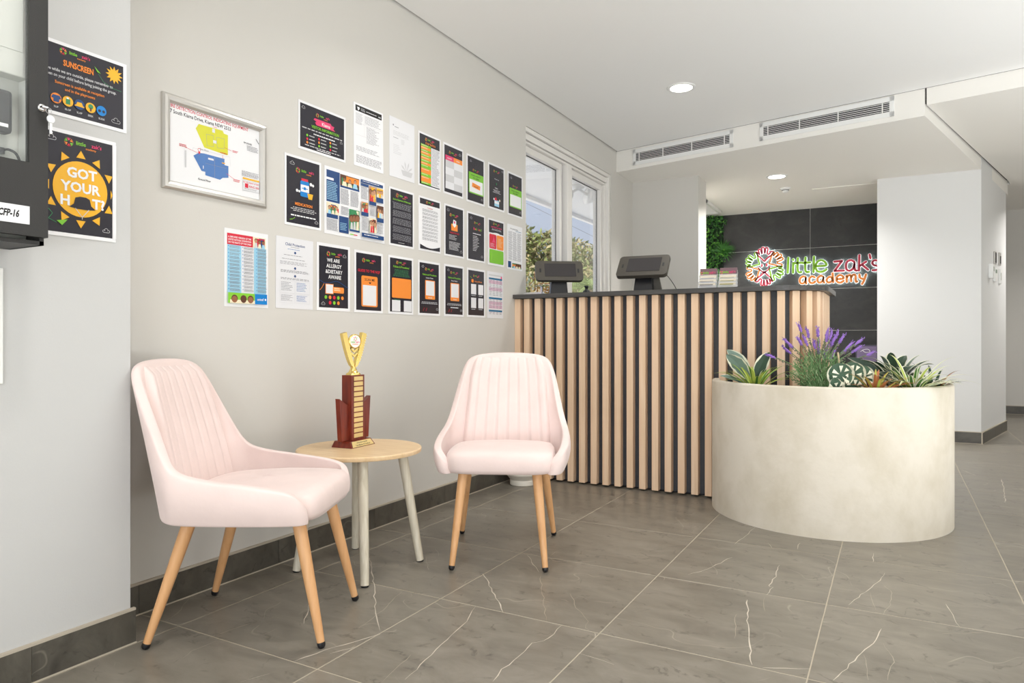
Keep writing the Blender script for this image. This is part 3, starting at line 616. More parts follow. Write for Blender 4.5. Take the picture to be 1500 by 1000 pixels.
# white pot behind the second chair -------------------------------------
mb = MB(); pr = [(.0, 0), (.078, 0), (.082, .004), (.082, .030), (.080, .034), (.100, .060), (.108, .066)]
for i in range(24): pr.append((.110+(.0012 if i % 2 else 0), .070+.0075*i))
pr += [(.108, .255), (.100, .255), (.098, .20), (.0, .2)]
o = mb.lathe(pr, 40) or mb.build('plant_pot', CERAM, None, (-2.072, 3.895, 0)); tag(o, 'white ribbed ceramic pot on the floor behind the facing pink chair', 'pot')
o.data.set_sharp_from_angle(angle=math.radians(40))
# ------------------------------------------------------------------ posters on the wall
PAL = {'white': (238, 238, 240), 'paper': (228, 228, 231), 'dark': (40, 38, 47), 'black': (34, 33, 34), 'navy': (38, 72, 124), 'green': (112, 190, 60), 'lime': (136, 204, 60), 'pink': (232, 44, 108), 'red': (214, 46, 66),
       'orange': (246, 134, 40), 'yellow': (240, 180, 46), 'grey': (150, 150, 154), 'lgrey': (206, 206, 208), 'txt': (140, 140, 146), 'sky': (158, 208, 232), 'blue': (22, 128, 204), 'skin': (150, 100, 72), 'skin2': (196, 146, 112), 'brown': (96, 62, 46),
       'plan': (216, 214, 62), 'planb': (82, 124, 186), 'cream': (238, 226, 196), 'mauve': (222, 186, 206), 'teal': (44, 110, 150), 'jade': (60, 140, 90)}
def pm(c):
    m = mat('print_'+c, PAL[c], .22, bump=.06, bscale=14)
    return m
class Sheet:
    """flat print: coloured shapes laid on a thin sheet; u to the right 0..1, v downwards 0..1"""
    def __init__(s, w, h, base='white', th=.0012):
        s.w, s.h = w, h; s.mb = MB(); s.cols = [base]; s.z = th; s.d = .00006
        s.mb.box((th/2, 0, 0), (th, w, h), 0)
    def ci(s, c):
        if c not in s.cols: s.cols.append(c)
        return s.cols.index(c)
    def P(s, u, v): return (s.z, (u-.5)*s.w, (.5-v)*s.h)
    def poly(s, pts, c): s.z += s.d; s.mb.add([s.P(u, v) for u, v in pts], [tuple(range(len(pts)-1, -1, -1))], s.ci(c))
    def rect(s, u0, v0, u1, v1, c): s.poly([(u0, v0), (u1, v0), (u1, v1), (u0, v1)], c)
    def rrect(s, u0, v0, u1, v1, c, r=.03):
        ru = r*s.h/s.w; P = []
        for cx, cy, a0_ in ((u1-ru, v0+r, -90), (u1-ru, v1-r, 0), (u0+ru, v1-r, 90), (u0+ru, v0+r, 180)):
            for k in range(5): a = math.radians(a0_+22.5*k); P.append((cx+ru*math.cos(a), cy+r*math.sin(a)))
        s.poly(P, c)
    def disc(s, u, v, r, c, n=14, sq=1.0): ru = r*s.h/s.w; s.poly([(u+ru*math.cos(2*math.pi*k/n), v+r*sq*math.sin(2*math.pi*k/n)) for k in range(n)], c)
    def text(s, t, u, v, size, c, al='c', maxw=None, wide=1.0, slant=0.0, bold=0.0):
        vs, fs, wd = text_geo(t, .016+bold); sc = size*s.h; su = sc*wide
        if maxw and wd*su > maxw*s.w: su = maxw*s.w/wd
        o = {'c': -wd*su/2, 'l': 0, 'r': -wd*su}[al]; s.z += s.d
        s.mb.add([(s.z, (u-.5)*s.w+o+(x+slant*y)*su, (.5-v)*s.h+y*sc) for x, y in vs], fs, s.ci(c))
    def lines(s, u0, v0, u1, v1, n, c, fill=.45, ragged=.25, seed=1, al='l'):
        r = random.Random(seed+int(u0*97+v0*991)); ph = (v1-v0)/n; s.z += s.d; ci = s.ci(c)
        for i in range(n):
            L = (u1-u0)*(1-ragged*r.random()); x = u0 if al == 'l' else (u0+u1)/2-L/2; e = x+L; y0 = v0+ph*i; y1 = y0+ph*fill
            while x < e-.004:
                w = min(r.uniform(.035, .11)*(u1-u0)*1.2, e-x); s.mb.add([s.P(x, y0), s.P(x+w, y0), s.P(x+w, y1), s.P(x, y1)], [(3, 2, 1, 0)], ci); x += w+.014*(u1-u0)*1.6
    def stroke(s, pts, w, c):
        s.z += s.d
        for i in range(len(pts)-1):
            a = Vector(((pts[i][0]-.5)*s.w, (.5-pts[i][1])*s.h)); b_ = Vector(((pts[i+1][0]-.5)*s.w, (.5-pts[i+1][1])*s.h)); d = (b_-a)
            if d.length < 1e-6: continue
            q = Vector((-d.y, d.x)).normalized()*w*s.h/2
            s.mb.add([(s.z, *(a-q)), (s.z, *(b_-q)), (s.z, *(b_+q)), (s.z, *(a+q))], [(0, 1, 2, 3)], s.ci(c))
    def cloud(s, u, v, k):
        pts = []
        for cx, cy, r_, a0_, a1_ in ((-.9, .1, .5, 200, 20), (0, -.35, .7, 190, -10), (.9, .1, .5, 160, -70)):
            for j in range(6): a = math.radians(a0_+(a1_-a0_)*j/5); pts.append((u+(cx+r_*math.cos(a))*k*s.h/s.w, v+(cy-r_*math.sin(a))*k))
        pts.append((u-.9*k*s.h/s.w, v+.6*k)); pts.append(pts[0]); s.stroke(pts, .004, 'lgrey')
    def logo(s, u, v, k=1.0):
        r = .028*k; f_ = (s.h/s.w)/(.295/.207)
        for i in range(6):
            a = i*math.pi/3-math.pi/2; c = ('pink', 'orange', 'lime', 'red', 'orange', 'green')[i]
            for e in (-.35, 0, .35): s.stroke([(u-.155*k*f_+(r*.45*math.cos(a))*s.h/s.w, v+r*.45*math.sin(a)), (u-.155*k*f_+(r*1.15*math.cos(a+e))*s.h/s.w, v+r*1.15*math.sin(a+e))], .0045*k, c)
        s.text('little', u-.085*k*f_, v+.008*k, .040*k, 'lime', 'l', maxw=.14*k*f_); s.text("zak's", u+.075*k*f_, v+.006*k, .040*k, 'pink', 'l', maxw=.15*k*f_); s.text('academy', u+.07*k*f_, v+.030*k, .022*k, 'orange', 'c')
    def photo(s, u0, v0, u1, v1, seed):
        r = random.Random(seed); s.rect(u0, v0, u1, v1, r.choice(['cream', 'jade', 'brown', 'skin2'])); W_, H_ = u1-u0, v1-v0
        for i in range(7): s.rect(u0+W_*r.uniform(0, .7), v0+H_*r.uniform(0, .6), u0+W_*r.uniform(.75, 1), v0+H_*r.uniform(.65, 1), r.choice(['red', 'brown', 'yellow', 'navy', 'jade', 'cream', 'orange']))
        for i in range(3):
            x = u0+W_*(.22+.28*i); y = v0+H_*r.uniform(.35, .5); q = H_*.17
            s.poly([(x-W_*.13, v1), (x+W_*.13, v1), (x+W_*.08, y+q), (x-W_*.08, y+q)], r.choice(['red', 'cream', 'sky', 'yellow', 'lgrey']))
            s.disc(x, y-q*.25, q*1.05, 'brown'); s.disc(x, y, q*.9, r.choice(['skin', 'skin2']))
    def dark(s, mu=.055, mv=.04): s.rect(mu, mv, 1-mu, 1-mv, 'dark')
    def qr(s, u0, v0, u1, v1): s.rect(u0, v0, u1, v1, 'paper')
    def build(s, loc, label, cat='poster', name='poster', tilt=0.0, group=None, lift=.0008):
        o = s.mb.build(name, [pm(c) for c in s.cols], None, (loc[0]+lift, loc[1], loc[2]), (tilt, 0, 0)); return tag(o, label, cat, group)
G1 = 'laminated notices on the left wall'
def at(y, z): return (WX, y, z)
W4, H4 = .207, .295
def place(s, y0, z0, label, tilt=0.0): return s.build(at(y0+s.w/2, z0+s.h/2), label, 'notice', 'notice', tilt, G1)
# top row
s = Sheet(.290, .208); s.rect(.035, .05, .965, .95, 'dark'); s.cloud(.10, .13, .035); s.cloud(.90, .60, .03); s.logo(.5, .19, 1.5)
s.poly([(.32, .27), (.66, .265), (.68, .30), (.74, .31), (.72, .365), (.76, .40), (.36, .405), (.33, .36), (.36, .33), (.30, .31)], 'pink'); s.text('Kiama', .56, .375, .10, 'white')
s.text('VISITOR INFORMATION', .55, .49, .085, 'lime', maxw=.58); s.lines(.07, .53, .93, .57, 1, 'lgrey', .5, .02); s.lines(.30, .60, .75, .64, 1, 'white', .6, .02)
for i in range(3):
    for j in range(3): s.disc(.17+.24*i, .68+.075*j, .026, ('lime', 'red', 'orange')[(i+j) % 3]); s.lines(.21+.24*i, .67+.075*j, .33+.24*i, .70+.075*j, 1, 'lgrey', .6, .2, i*5+j)
s.lines(.12, .88, .88, .905, 1, 'lgrey', .7, .02); s.lines(.36, .915, .66, .94, 1, 'white', .7, .02)
place(s, 2.141, 1.735, 'landscape dark notice headed VISITOR INFORMATION with a bright pink brush stripe')
s = Sheet(.214, .297); s.rect(.06, .03, .95, .125, 'black'); s.poly([(.11, .05), (.14, .065), (.18, .05), (.2, .08), (.15, .115)], 'white'); s.lines(.24, .06, .38, .11, 3, 'lgrey', .4); s.text('NSW', .88, .10, .03, 'white'); s.lines(.42, .08, .78, .10, 1, 'white')
s.lines(.07, .16, .30, .34, 9, 'txt', .3); s.rect(.345, .16, .348, .50, 'lgrey'); s.lines(.37, .16, .93, .30, 7, 'txt', .3); s.lines(.42, .33, .93, .60, 14, 'txt', .3, .5); s.rect(.05, .31, .95, .313, 'lgrey'); s.rect(.05, .50, .45, .503, 'lgrey'); s.lines(.07, .68, .93, .76, 4, 'txt', .3, .4); s.lines(.07, .82, .95, .95, 7, 'txt', .35, .1)
place(s, 2.486, 1.740, 'white form with a black header bar, second in the top row', math.radians(.6))
s = Sheet(W4, .302, 'paper'); s.disc(.15, .13, .015, 'txt'); s.lines(.20, .145, .36, .17, 1, 'txt', .5); s.lines(.15, .22, .95, .30, 4, 'lgrey', .4, .3); s.lines(.15, .33, .35, .35, 1, 'txt'); s.lines(.45, .33, .60, .42, 4, 'lgrey'); s.lines(.15, .45, .5, .62, 6, 'lgrey', .3, .5)
for k in range(9):
    a = math.radians(-90+(k-4)*19); s.poly([(.68, .86), (.68+.20*math.cos(a-.12), .86+.14*math.sin(a-.12)), (.68+.27*math.cos(a), .86+.19*math.sin(a)), (.68+.20*math.cos(a+.12), .86+.14*math.sin(a+.12))], 'lgrey' if k % 2 else 'paper')
s.poly([(.45, .84), (.92, .84), (.86, .93), (.52, .93)], 'lgrey')
place(s, 2.748, 1.744, 'plain white letter with a faint grey lotus watermark in the top row')
s = Sheet(W4, .291); s.dark(.05, .035); s.logo(.5, .11, 1.1); s.text('STAFF RATIOS', .52, .20, .05, 'orange', maxw=.6); r_ = random.Random(4)
y = .215; i = 0
for hgt in (.045, .05, .04, .05, .045, .05, .05, .045, .07, .09, .06, .10, .06): s.rect(.10, y, .54, min(y+hgt, .95), 'green' if i % 2 == 0 else 'orange'); s.lines(.12, y+.012, .46, y+.03, 1, 'cream', .6); y += hgt; i += 1
s.rect(.54, .235, .95, .95, 'paper'); s.lines(.57, .25, .93, .94, 28, 'txt', .45, .4)
place(s, 2.990, 1.743, 'dark notice with a green and orange striped table in the top row')
s = Sheet(W4-.002, .288); s.dark(.05, .04); s.logo(.48, .16, 1.1); s.cloud(.82, .14, .03); s.rect(.09, .235, .50, .33, 'pink'); s.rect(.50, .235, .94, .33, 'orange'); s.text('ALWAYS', .29, .30, .04, 'white'); s.text('NEVER', .72, .30, .04, 'white')
for i in range(4):
    for j in range(2): s.rect(.09+.425*j, .33+.14*i, .515+.425*j, .47+.14*i, 'paper' if (i+j) % 2 else 'lgrey')
place(s, 3.223, 1.744, 'dark notice with pink and orange headings over a grey grid')
def greenpanel(btn):
    s = Sheet(W4, .285); s.dark(.06, .04); s.logo(.5, .30, .9); s.cloud(.22, .13, .025); s.cloud(.83, .88, .025); s.rrect(.11, .36, .92, .80, 'green', .02)
    s.text('WE ARE CURRENTLY', .5, .43, .04, 'dark', maxw=.66); s.text('WELCOMING', .5, .48, .04, 'dark', maxw=.6); s.rect(.15, .51, .88, .775, 'white')
    if btn: s.poly([(.30, .57), (.74, .60), (.72, .69), (.28, .66)], 'orange'); s.text('Nominated', .51, .655, .035, 'brown')
    return s
place(greenpanel(True), 3.464, 1.740, 'dark notice with a green card holding an orange tag, top row')
s = Sheet(W4, .286); s.dark(.06, .04); s.logo(.5, .15, 1.0); s.cloud(.85, .10, .025); s.text('We aim to be', .5, .33, .035, 'lgrey'); s.text('8', .48, .45, .08, 'jade'); s.text('Children', .48, .53, .04, 'lgrey'); s.lines(.25, .56, .75, .64, 3, 'lgrey', .4, .3, al='c')
s.rect(.36, .78, .64, .92, 'sky'); s.rect(.36, .81, .64, .86, 'white'); s.poly([(.34, .79), (.44, .71), (.54, .79)], 'red'); s.disc(.33, .77, .025, 'white'); s.disc(.68, .77, .025, 'cream')
place(s, 3.714, 1.743, 'dark notice with small pale text and a little blue house, top row')
place(greenpanel(False), 3.963, 1.740, 'dark notice with an empty white green-edged card beside the window')
# middle row
s = Sheet(.210, .299); s.dark(.05, .035); s.cloud(.2, .12, .03); s.logo(.55, .2, 1.3)
s.rect(.44, .30, .62, .345, 'red'); s.rrect(.41, .335, .65, .56, 'blue', .02); s.rect(.42, .39, .65, .49, 'white'); s.rect(.50, .42, .56, .46, 'blue'); s.rect(.45, .435, .61, .447, 'blue'); s.disc(.70, .36, .025, 'white'); s.disc(.76, .37, .02, 'white'); s.disc(.32, .49, .022, 'white'); s.disc(.38, .495, .018, 'white'); s.poly([(.60, .50), (.76, .50), (.73, .58), (.63, .58)], 'yellow')
s.text('MEDICATION', .5, .70, .055, 'orange', bold=.014, maxw=.55); s.lines(.15, .73, .85, .80, 3, 'lgrey', .4, .2, al='c'); s.lines(.15, .84, .85, .87, 1, 'white', .6, .05, al='c'); s.stroke([(.12, .92), (.2, .91), (.26, .88)], .006, 'lime'); s.cloud(.85, .90, .025)
place(s, 2.065, 1.400, 'dark MEDICATION notice with a blue medicine bottle, left of the middle row')
s = Sheet(.415, .302)
s.rect(.03, .05, .235, .52, 'navy'); s.rect(.03, .16, .14, .195, 'white'); s.lines(.04, .22, .20, .50, 11, 'sky', .45, .2); s.photo(.24, .06, .55, .23, 5); s.rect(.24, .23, .55, .26, 'navy'); s.lines(.245, .28, .38, .52, 12, 'txt', .5, .1); s.lines(.405, .28, .54, .52, 12, 'txt', .5, .1); s.photo(.03, .53, .22, .70, 6); s.rect(.03, .70, .20, .76, 'navy'); s.lines(.03, .78, .20, .95, 9, 'txt', .5, .1); s.lines(.25, .55, .37, .68, 6, 'txt', .5, .1); s.rect(.22, .70, .37, .95, 'navy'); s.lines(.235, .80, .35, .92, 5, 'sky', .4); s.photo(.38, .56, .55, .87, 8); s.rect(.38, .87, .55, .90, 'navy'); s.rect(.39, .94, .45, .955, 'lime'); s.rect(.45, .94, .51, .955, 'red')
s.rect(.57, .05, .96, .10, 'navy'); s.lines(.60, .065, .9, .085, 1, 'white'); s.rect(.57, .11, .70, .15, 'navy'); s.lines(.575, .17, .69, .36, 9, 'txt', .5, .1); s.photo(.71, .12, .83, .36, 9); s.photo(.84, .11, .96, .27, 10); s.rect(.84, .27, .96, .35, 'navy'); s.rect(.71, .36, .83, .42, 'navy'); s.photo(.57, .40, .69, .56, 12); s.rect(.57, .56, .69, .62, 'navy'); s.lines(.72, .44, .82, .60, 7, 'txt', .5, .1); s.photo(.84, .40, .96, .60, 13); s.rect(.84, .60, .96, .67, 'navy'); s.photo(.71, .63, .83, .86, 14); s.lines(.575, .65, .69, .86, 10, 'txt', .5, .1); s.lines(.845, .69, .955, .86, 8, 'txt', .5, .1); s.rect(.57, .89, .96, .955, 'navy'); s.lines(.61, .91, .9, .935, 1, 'white')
place(s, 2.295, 1.394, 'wide double sheet of photographs and navy panels in the middle row')
s = Sheet(W4-.002, .295); s.dark(.05, .035); s.logo(.5, .12, 1.2); s.text('Service Statement of Philosophy', .5, .21, .04, 'lime', maxw=.72)
for i in range(5): s.lines(.12, .25+.135*i, .88, .36+.135*i, 6, 'txt', .45, .1, i, 'c')
s.lines(.35, .93, .65, .945, 1, 'lgrey')
place(s, 2.746, 1.395, 'dark notice filled with small grey text in the middle row')
s = Sheet(W4-.003, .292); s.rect(.05, .035, .95, .14, 'dark'); s.logo(.5, .09, .9); s.text('To all families', .5, .20, .03, 'red')
for i in range(9): s.lines(.15, .225+.066*i, .87, .275+.066*i, 3, 'txt', .35, .05, i)
s.poly([(.05, .88)]+[(.05+.9*k/10, .88+.055*math.sin(math.pi*k/10)) for k in range(1, 10)]+[(.95, .88), (.95, .965), (.05, .965)], 'dark')
place(s, 2.993, 1.397, 'white letter with dark printed bands at head and foot')
s = Sheet(W4-.003, .294); s.dark(.055, .035); s.logo(.48, .19, 1.1); s.cloud(.18, .11, .03); s.cloud(.84, .88, .03); s.rect(.33, .36, .65, .49, 'orange'); s.poly([(.33, .36), (.65, .36), (.49, .43)], 'yellow'); s.poly([(.40, .38), (.44, .27), (.58, .29), (.58, .38), (.49, .425)], 'white'); s.rect(.46, .30, .53, .345, 'pink'); s.text('SHARE YOUR VOICE', .5, .55, .045, 'red', maxw=.46)
s.lines(.22, .58, .62, .68, 4, 'lgrey', .35, .3); s.lines(.22, .71, .78, .88, 7, 'lgrey', .4, .3)
place(s, 3.233, 1.394, 'dark notice with an orange envelope in the middle row')
s = Sheet(W4, .292); s.dark(.06, .035); s.cloud(.22, .12, .028); s.cloud(.82, .88, .028); s.logo(.55, .20, .9)
for i, (c, l) in enumerate((('pink', 'B'), ('orange', 'e'), ('lime', 'k'), ('pink', 'i'), ('orange', 'n'), ('lime', 'd'))): s.text(l, .36+.075*i, .35, .075, c)
s.lines(.30, .42, .76, .45, 1, 'white', .5, .05); s.lines(.30, .47, .66, .80, 10, 'lgrey', .4, .5)
place(s, 3.470, 1.391, 'dark notice with a coloured letter heading over a short pale list')
s = Sheet(W4-.003, .292); s.rect(.05, .035, .95, .30, 'dark'); s.logo(.5, .10, 1.0); s.text('I AM TREE PLAY READY', .5, .19, .045, 'pink', maxw=.75); s.lines(.2, .21, .8, .25, 2, 'lgrey', .4, .1, al='c')
s.poly([(.05, .34)]+[(.05+.9*k/10, .34-.055*math.sin(math.pi*k/10)) for k in range(0, 11)], 'white'); s.rrect(.07, .33, .49, .64, 'red', .03); s.rrect(.52, .33, .94, .64, 'orange', .03); s.rrect(.07, .66, .94, .955, 'green', .03)
s.poly([(.24, .50), (.33, .36), (.42, .50)], 'pink'); s.lines(.12, .53, .42, .62, 4, 'mauve', .4); s.lines(.60, .40, .90, .60, 7, 'cream', .3, .4); s.lines(.30, .70, .88, .92, 9, 'lime', .35, .3); s.rect(.13, .74, .25, .90, 'lime')
place(s, 3.713, 1.388, 'notice with pink, orange and green panels in the middle row')
s = Sheet(W4+.002, .297); s.text('Our Learning Journey', .45, .10, .04, 'black', maxw=.6); s.rect(.55, .12, .93, .13, 'teal')
for j in range(3): s.lines(.08+.29*j, .16, .34+.29*j, .80, 26, 'txt', .45, .25, j); s.rect(.06+.29*j, .16, .064+.29*j, .80, 'lgrey')
s.rect(.05, .82, .25, .96, 'navy'); s.photo(.32, .85, .93, .96, 21)
place(s, 3.957, 1.383, 'white printed table sheet with a small photo strip beside the window')
# bottom row
s = Sheet(.209, .298); s.rect(.06, .06, .64, .205, 'red'); s.text('A SIMPLIFIED VERSION OF THE', .08, .115, .032, 'white', 'l', maxw=.52); s.text('UNITED NATIONS CONVENTION', .08, .15, .032, 'white', 'l', maxw=.52); s.text('ON THE RIGHTS OF THE CHILD', .08, .185, .032, 'white', 'l', maxw=.52); s.photo(.64, .06, .95, .205, 31)
s.rect(.06, .205, .37, .82, 'sky'); s.rect(.66, .205, .95, .82, 'sky')
for j in range(3):
    for i in range(13): s.lines(.11+.31*j, .215+.046*i, .35+.30*j, .25+.046*i, 3, 'txt', .5, .15, i+j); s.disc(.085+.31*j, .222+.046*i, .006, 'blue')
s.rect(.06, .82, .66, .955, 'lime')
for i, (c, x) in enumerate((('skin', .2), ('brown', .4), ('skin', .56))): s.rect(x-.10, .91, x+.10, .955, 'cream'); s.disc(x, .895, .05, 'brown'); s.disc(x, .905, .043, c)
s.rect(.66, .82, .95, .955, 'blue'); s.text('unicef', .79, .905, .045, 'white'); s.disc(.91, .89, .014, 'white')
place(s, 1.769, 1.046, 'poster with red heading and pale blue columns, leftmost of the bottom row')
s = Sheet(.207, .298, 'paper'); s.text('Child Protection', .5, .115, .055, 'navy', maxw=.6); s.lines(.38, .13, .62, .145, 1, 'txt'); s.lines(.3, .16, .7, .175, 1, 'planb')
for v in (.19, .41, .52): s.rect(.48, v, .52, v+.02, 'navy'); s.poly([(.46, v+.018), (.54, v+.018), (.5, v+.038)], 'navy')
s.lines(.2, .245, .8, .26, 1, 'txt'); s.lines(.15, .30, .88, .315, 1, 'txt'); s.lines(.1, .34, .9, .39, 3, 'txt', .3); s.lines(.12, .46, .9, .50, 3, 'txt', .4, .1); s.lines(.12, .57, .9, .60, 2, 'txt', .4, .1)
for a in (.10, .51):
    for v0, v1 in ((.61, .78), (.79, .92)): s.stroke([(a, v0), (a+.39, v0), (a+.39, v1), (a, v1), (a, v0)], .002, 'lgrey'); s.lines(a+.03, v0+.02, a+.35, v1-.02, 6, 'txt' if a < .5 else 'planb', .3, .4)
place(s, 2.019, 1.049, 'white Child Protection flow chart sheet in the bottom row', math.radians(-.4))
s = Sheet(.211, .300); s.dark(.06, .045); s.logo(.52, .15, 1.2); s.cloud(.82, .16, .028); s.text('WE ARE', .48, .27, .075, 'white'); s.text('ALLERGY', .5, .355, .078, 'white', maxw=.5); s.text('&DIETARY', .5, .44, .078, 'white', maxw=.54); s.text('AWARE', .52, .52, .078, 'white', maxw=.44)
s.stroke([(.06+.88*k/14, .55+.03*math.sin(k*.55)+.004*k) for k in range(15)], .008, 'navy'); s.rect(.24, .60, .48, .75, 'orange'); s.qr(.255, .61, .465, .74); s.rrect(.46, .64, .80, .73, 'orange', .02); s.lines(.5, .655, .72, .71, 2, 'cream', .5); s.stroke([(.08, .70), (.14, .66), (.2, .60)], .008, 'orange')
for i in range(5): s.disc(.25+.125*i, .80, .028, ('green', 'orange', 'red', 'lime', 'orange')[i])
for i in range(3): s.disc(.375+.125*i, .88, .028, ('red', 'lime', 'orange')[i])
s.cloud(.17, .90, .028)
place(s, 2.249, 1.049, 'dark notice reading WE ARE ALLERGY & DIETARY AWARE in the bottom row')
s = Sheet(.207, .295); s.dark(.06, .04); s.logo(.5, .15, 1.2); s.text('GUIDE TO THE NQF', .5, .34, .06, 'red', maxw=.78); s.rrect(.23, .40, .80, .90, 'orange', .03); s.text('SCAN ME', .52, .48, .06, 'dark', maxw=.40); s.poly([(.48, .50), (.58, .50), (.53, .53)], 'dark'); s.qr(.28, .55, .75, .88)
place(s, 2.490, 1.048, 'dark notice headed GUIDE TO THE NQF with SCAN ME on orange')
s = Sheet(.205, .296); s.dark(.06, .04); s.logo(.5, .11, 1.0); s.text('Policies & Procedures', .5, .20, .05, 'lime', maxw=.7); s.lines(.18, .23, .85, .36, 6, 'jade', .35, .2, al='c'); s.rrect(.13, .38, .90, .72, 'orange', .02); s.text('Quality Area', .33, .76, .03, 'jade'); s.qr(.13, .76, .46, .95); s.qr(.60, .76, .92, .95)
place(s, 2.740, 1.049, 'dark notice with a large plain orange square in the bottom row')
def polic(n):
    s = Sheet(.203, .295); s.dark(.06, .04); s.logo(.5, .15, 1.0); s.cloud(.2, .11, .025); s.text('Policies and Procedures', .5, .265, .045, 'lime', maxw=.78); s.text(n, .5, .32, .035, 'lgrey'); s.rrect(.30, .35, .75, .70, 'orange', .02); s.qr(.335, .365, .715, .63); s.text('SCAN ME', .525, .68, .03, 'white'); s.lines(.12, .75, .88, .80, 2, 'lgrey', .4, .1, al='c'); s.cloud(.85, .88, .025)
    for i in range(4): s.stroke([(.15+.06*i, .92), (.2+.06*i, .84+.02*(i % 2))], .008, 'red' if i % 2 else 'brown')
    return s
place(polic('Incident Policies'), 2.988, 1.050, 'dark Policies and Procedures notice, left one of the matching pair')
s = polic('Parent Policies'); s.lines(.3, .82, .7, .85, 1, 'white', .6, .05, al='c'); place(s, 3.231, 1.052, 'dark Policies and Procedures notice, right one of the matching pair')
s = Sheet(.205, .293); s.dark(.06, .04); s.logo(.5, .15, .9); s.stroke([(.15, .17), (.25, .2)], .006, 'lime'); s.rrect(.22, .22, .34, .29, 'orange', .02); s.text('Policies & Manuals', .60, .275, .04, 'orange', maxw=.5)
for i in range(2):
    for j in range(2): s.qr(.20+.40*i, .32+.28*j, .48+.40*i, .53+.28*j); s.lines(.22+.40*i, .55+.28*j, .46+.40*i, .575+.28*j, 1, 'lgrey', .5, .2)
place(s, 3.471, 1.054, 'dark notice with four small white squares in the bottom row')
s = Sheet(.201, .293, 'paper'); s.rect(.10, .06, .90, .09, 'lgrey'); s.rect(.84, .08, .92, .13, 'pink')
for v in (.13, .55, .82): s.rect(.10, v, .93, v+.04, 'teal')
for v in (.19, .34, .64, .72): s.rect(.10, v, .93, v+.07, 'mauve')
for j in range(4):
    s.lines(.12+.21*j, .18, .29+.21*j, .53, 10, 'txt', .35, .3, j); s.lines(.12+.21*j, .60, .29+.21*j, .80, 6, 'txt', .35, .3, j); s.lines(.12+.21*j, .87, .29+.21*j, .93, 2, 'txt', .35, .3, j)
place(s, 3.702, 1.054, 'pale timetable sheet with blue bands, rightmost of the bottom row')

# framed fire plan
fr = thing('picture_frame', at(1.737, 1.612), 'satin silver snap frame holding the yellow and blue fire detection plan', 'frame')
w, h, b_ = .452, .332, .030
mb = MB()
def fp(u, v): return [(0, -w/2+u*b_, 0)]
out = [(-w/2, -h/2), (w/2, -h/2), (w/2, h/2), (-w/2, h/2)]
prof = [(0.0, .0), (.0, .010), (.20, .0165), (.5, .019), (.8, .0165), (1.0, .008), (1.0, .003)]
for i in range(4):
    p, q = out[i], out[(i+1) % 4]; sg = lambda c: (1 if c < 0 else -1)
    vs = []
    for a, x in prof: vs.append((x, p[0]+sg(p[0])*b_*a, p[1]+sg(p[1])*b_*a)); vs.append((x, q[0]+sg(q[0])*b_*a, q[1]+sg(q[1])*b_*a))
    mb.add(vs, [(2*k, 2*k+1, 2*k+3, 2*k+2) for k in range(len(prof)-1)])
mb.build('frame', SILVER, fr)
s = Sheet(w-2*b_+.004, h-2*b_+.004, 'white', .003)
s.text('FIRE DETECTION CONTROL INDICATING EQUIPMENT', .0, .055, .062, 'red', 'l', maxw=.86); s.text('7 South Kiama Drive, Kiama NSW 2533', .012, .125, .068, 'black', 'l', maxw=.64)
s.poly([(.30, .165), (.56, .155), (.575, .19), (.62, .195), (.62, .47), (.60, .475), (.36, .455), (.27, .235)], 'plan'); s.stroke([(.38, .27), (.46, .26), (.46, .41), (.39, .42), (.38, .27)], .004, 'grey'); s.stroke([(.49, .27), (.58, .26), (.575, .40), (.50, .41), (.49, .27)], .004, 'grey'); s.rect(.445, .17, .475, .22, 'paper'); s.rect(.455, .32, .49, .36, 'paper'); s.text('First Floor', .36, .50, .032, 'txt')
s.poly([(.245, .60), (.30, .545), (.36, .535), (.58, .535), (.58, .62), (.625, .62), (.625, .78), (.56, .80), (.53, .835), (.37, .82), (.37, .775), (.33, .775)], 'planb'); s.rect(.40, .575, .46, .60, 'paper'); s.rect(.345, .70, .352, .74, 'paper'); s.stroke([(.47, .54), (.47, .82)], .004, 'grey'); s.stroke([(.37, .66), (.60, .66)], .003, 'grey'); s.stroke([(.24, .535), (.24, .50), (.64, .49), (.65, .62)], .003, 'lgrey'); s.disc(.305, .505, .022, 'red'); s.disc(.305, .505, .016, 'white'); s.poly([(.29, .53), (.32, .53), (.305, .565)], 'red'); s.rect(.55, .59, .585, .605, 'yellow'); s.text('Ground Floor', .36, .90, .034, 'black')
for (a, c, bb, d) in (((.58), .38, .66, .40), (.56, .49, .56, .535), (.60, .73, .69, .78), (.16, .52, .29, .55)): s.stroke([(a, c), (bb, d)], .004, 'red')
s.lines(.67, .385, .74, .42, 2, 'red', .5); s.lines(.53, .455, .61, .475, 1, 'red', .6); s.lines(.10, .49, .19, .53, 2, 'red', .5); s.lines(.68, .78, .77, .82, 2, 'red', .5); s.lines(.45, .14, .50, .155, 1, 'red'); s.text('FIP ZONES', .85, .24, .03, 'black'); s.lines(.84, .26, .98, .34, 4, 'txt', .4); s.stroke([(.95, .13), (.985, .19)], .008, 'black'); s.lines(.78, .63, .99, .71, 5, 'txt', .4); s.rect(.79, .72, .99, .745, 'yellow'); s.rect(.79, .765, .99, .90, 'paper'); s.stroke([(.79, .765), (.99, .765), (.99, .90), (.79, .90), (.79, .765)], .003, 'grey'); s.text('IN THE EVENT OF FIRE', .89, .795, .03, 'red', maxw=.19); s.rect(.815, .80, .855, .86, 'red'); s.text('RING 000', .925, .85, .045, 'red', maxw=.12); s.lines(.81, .865, .97, .89, 2, 'txt', .4); s.lines(.155, .56, .175, .78, 1, 'lgrey', 1)
o = s.mb.build('plan_sheet', [pm(c) for c in s.cols], fr, (0, 0, 0))

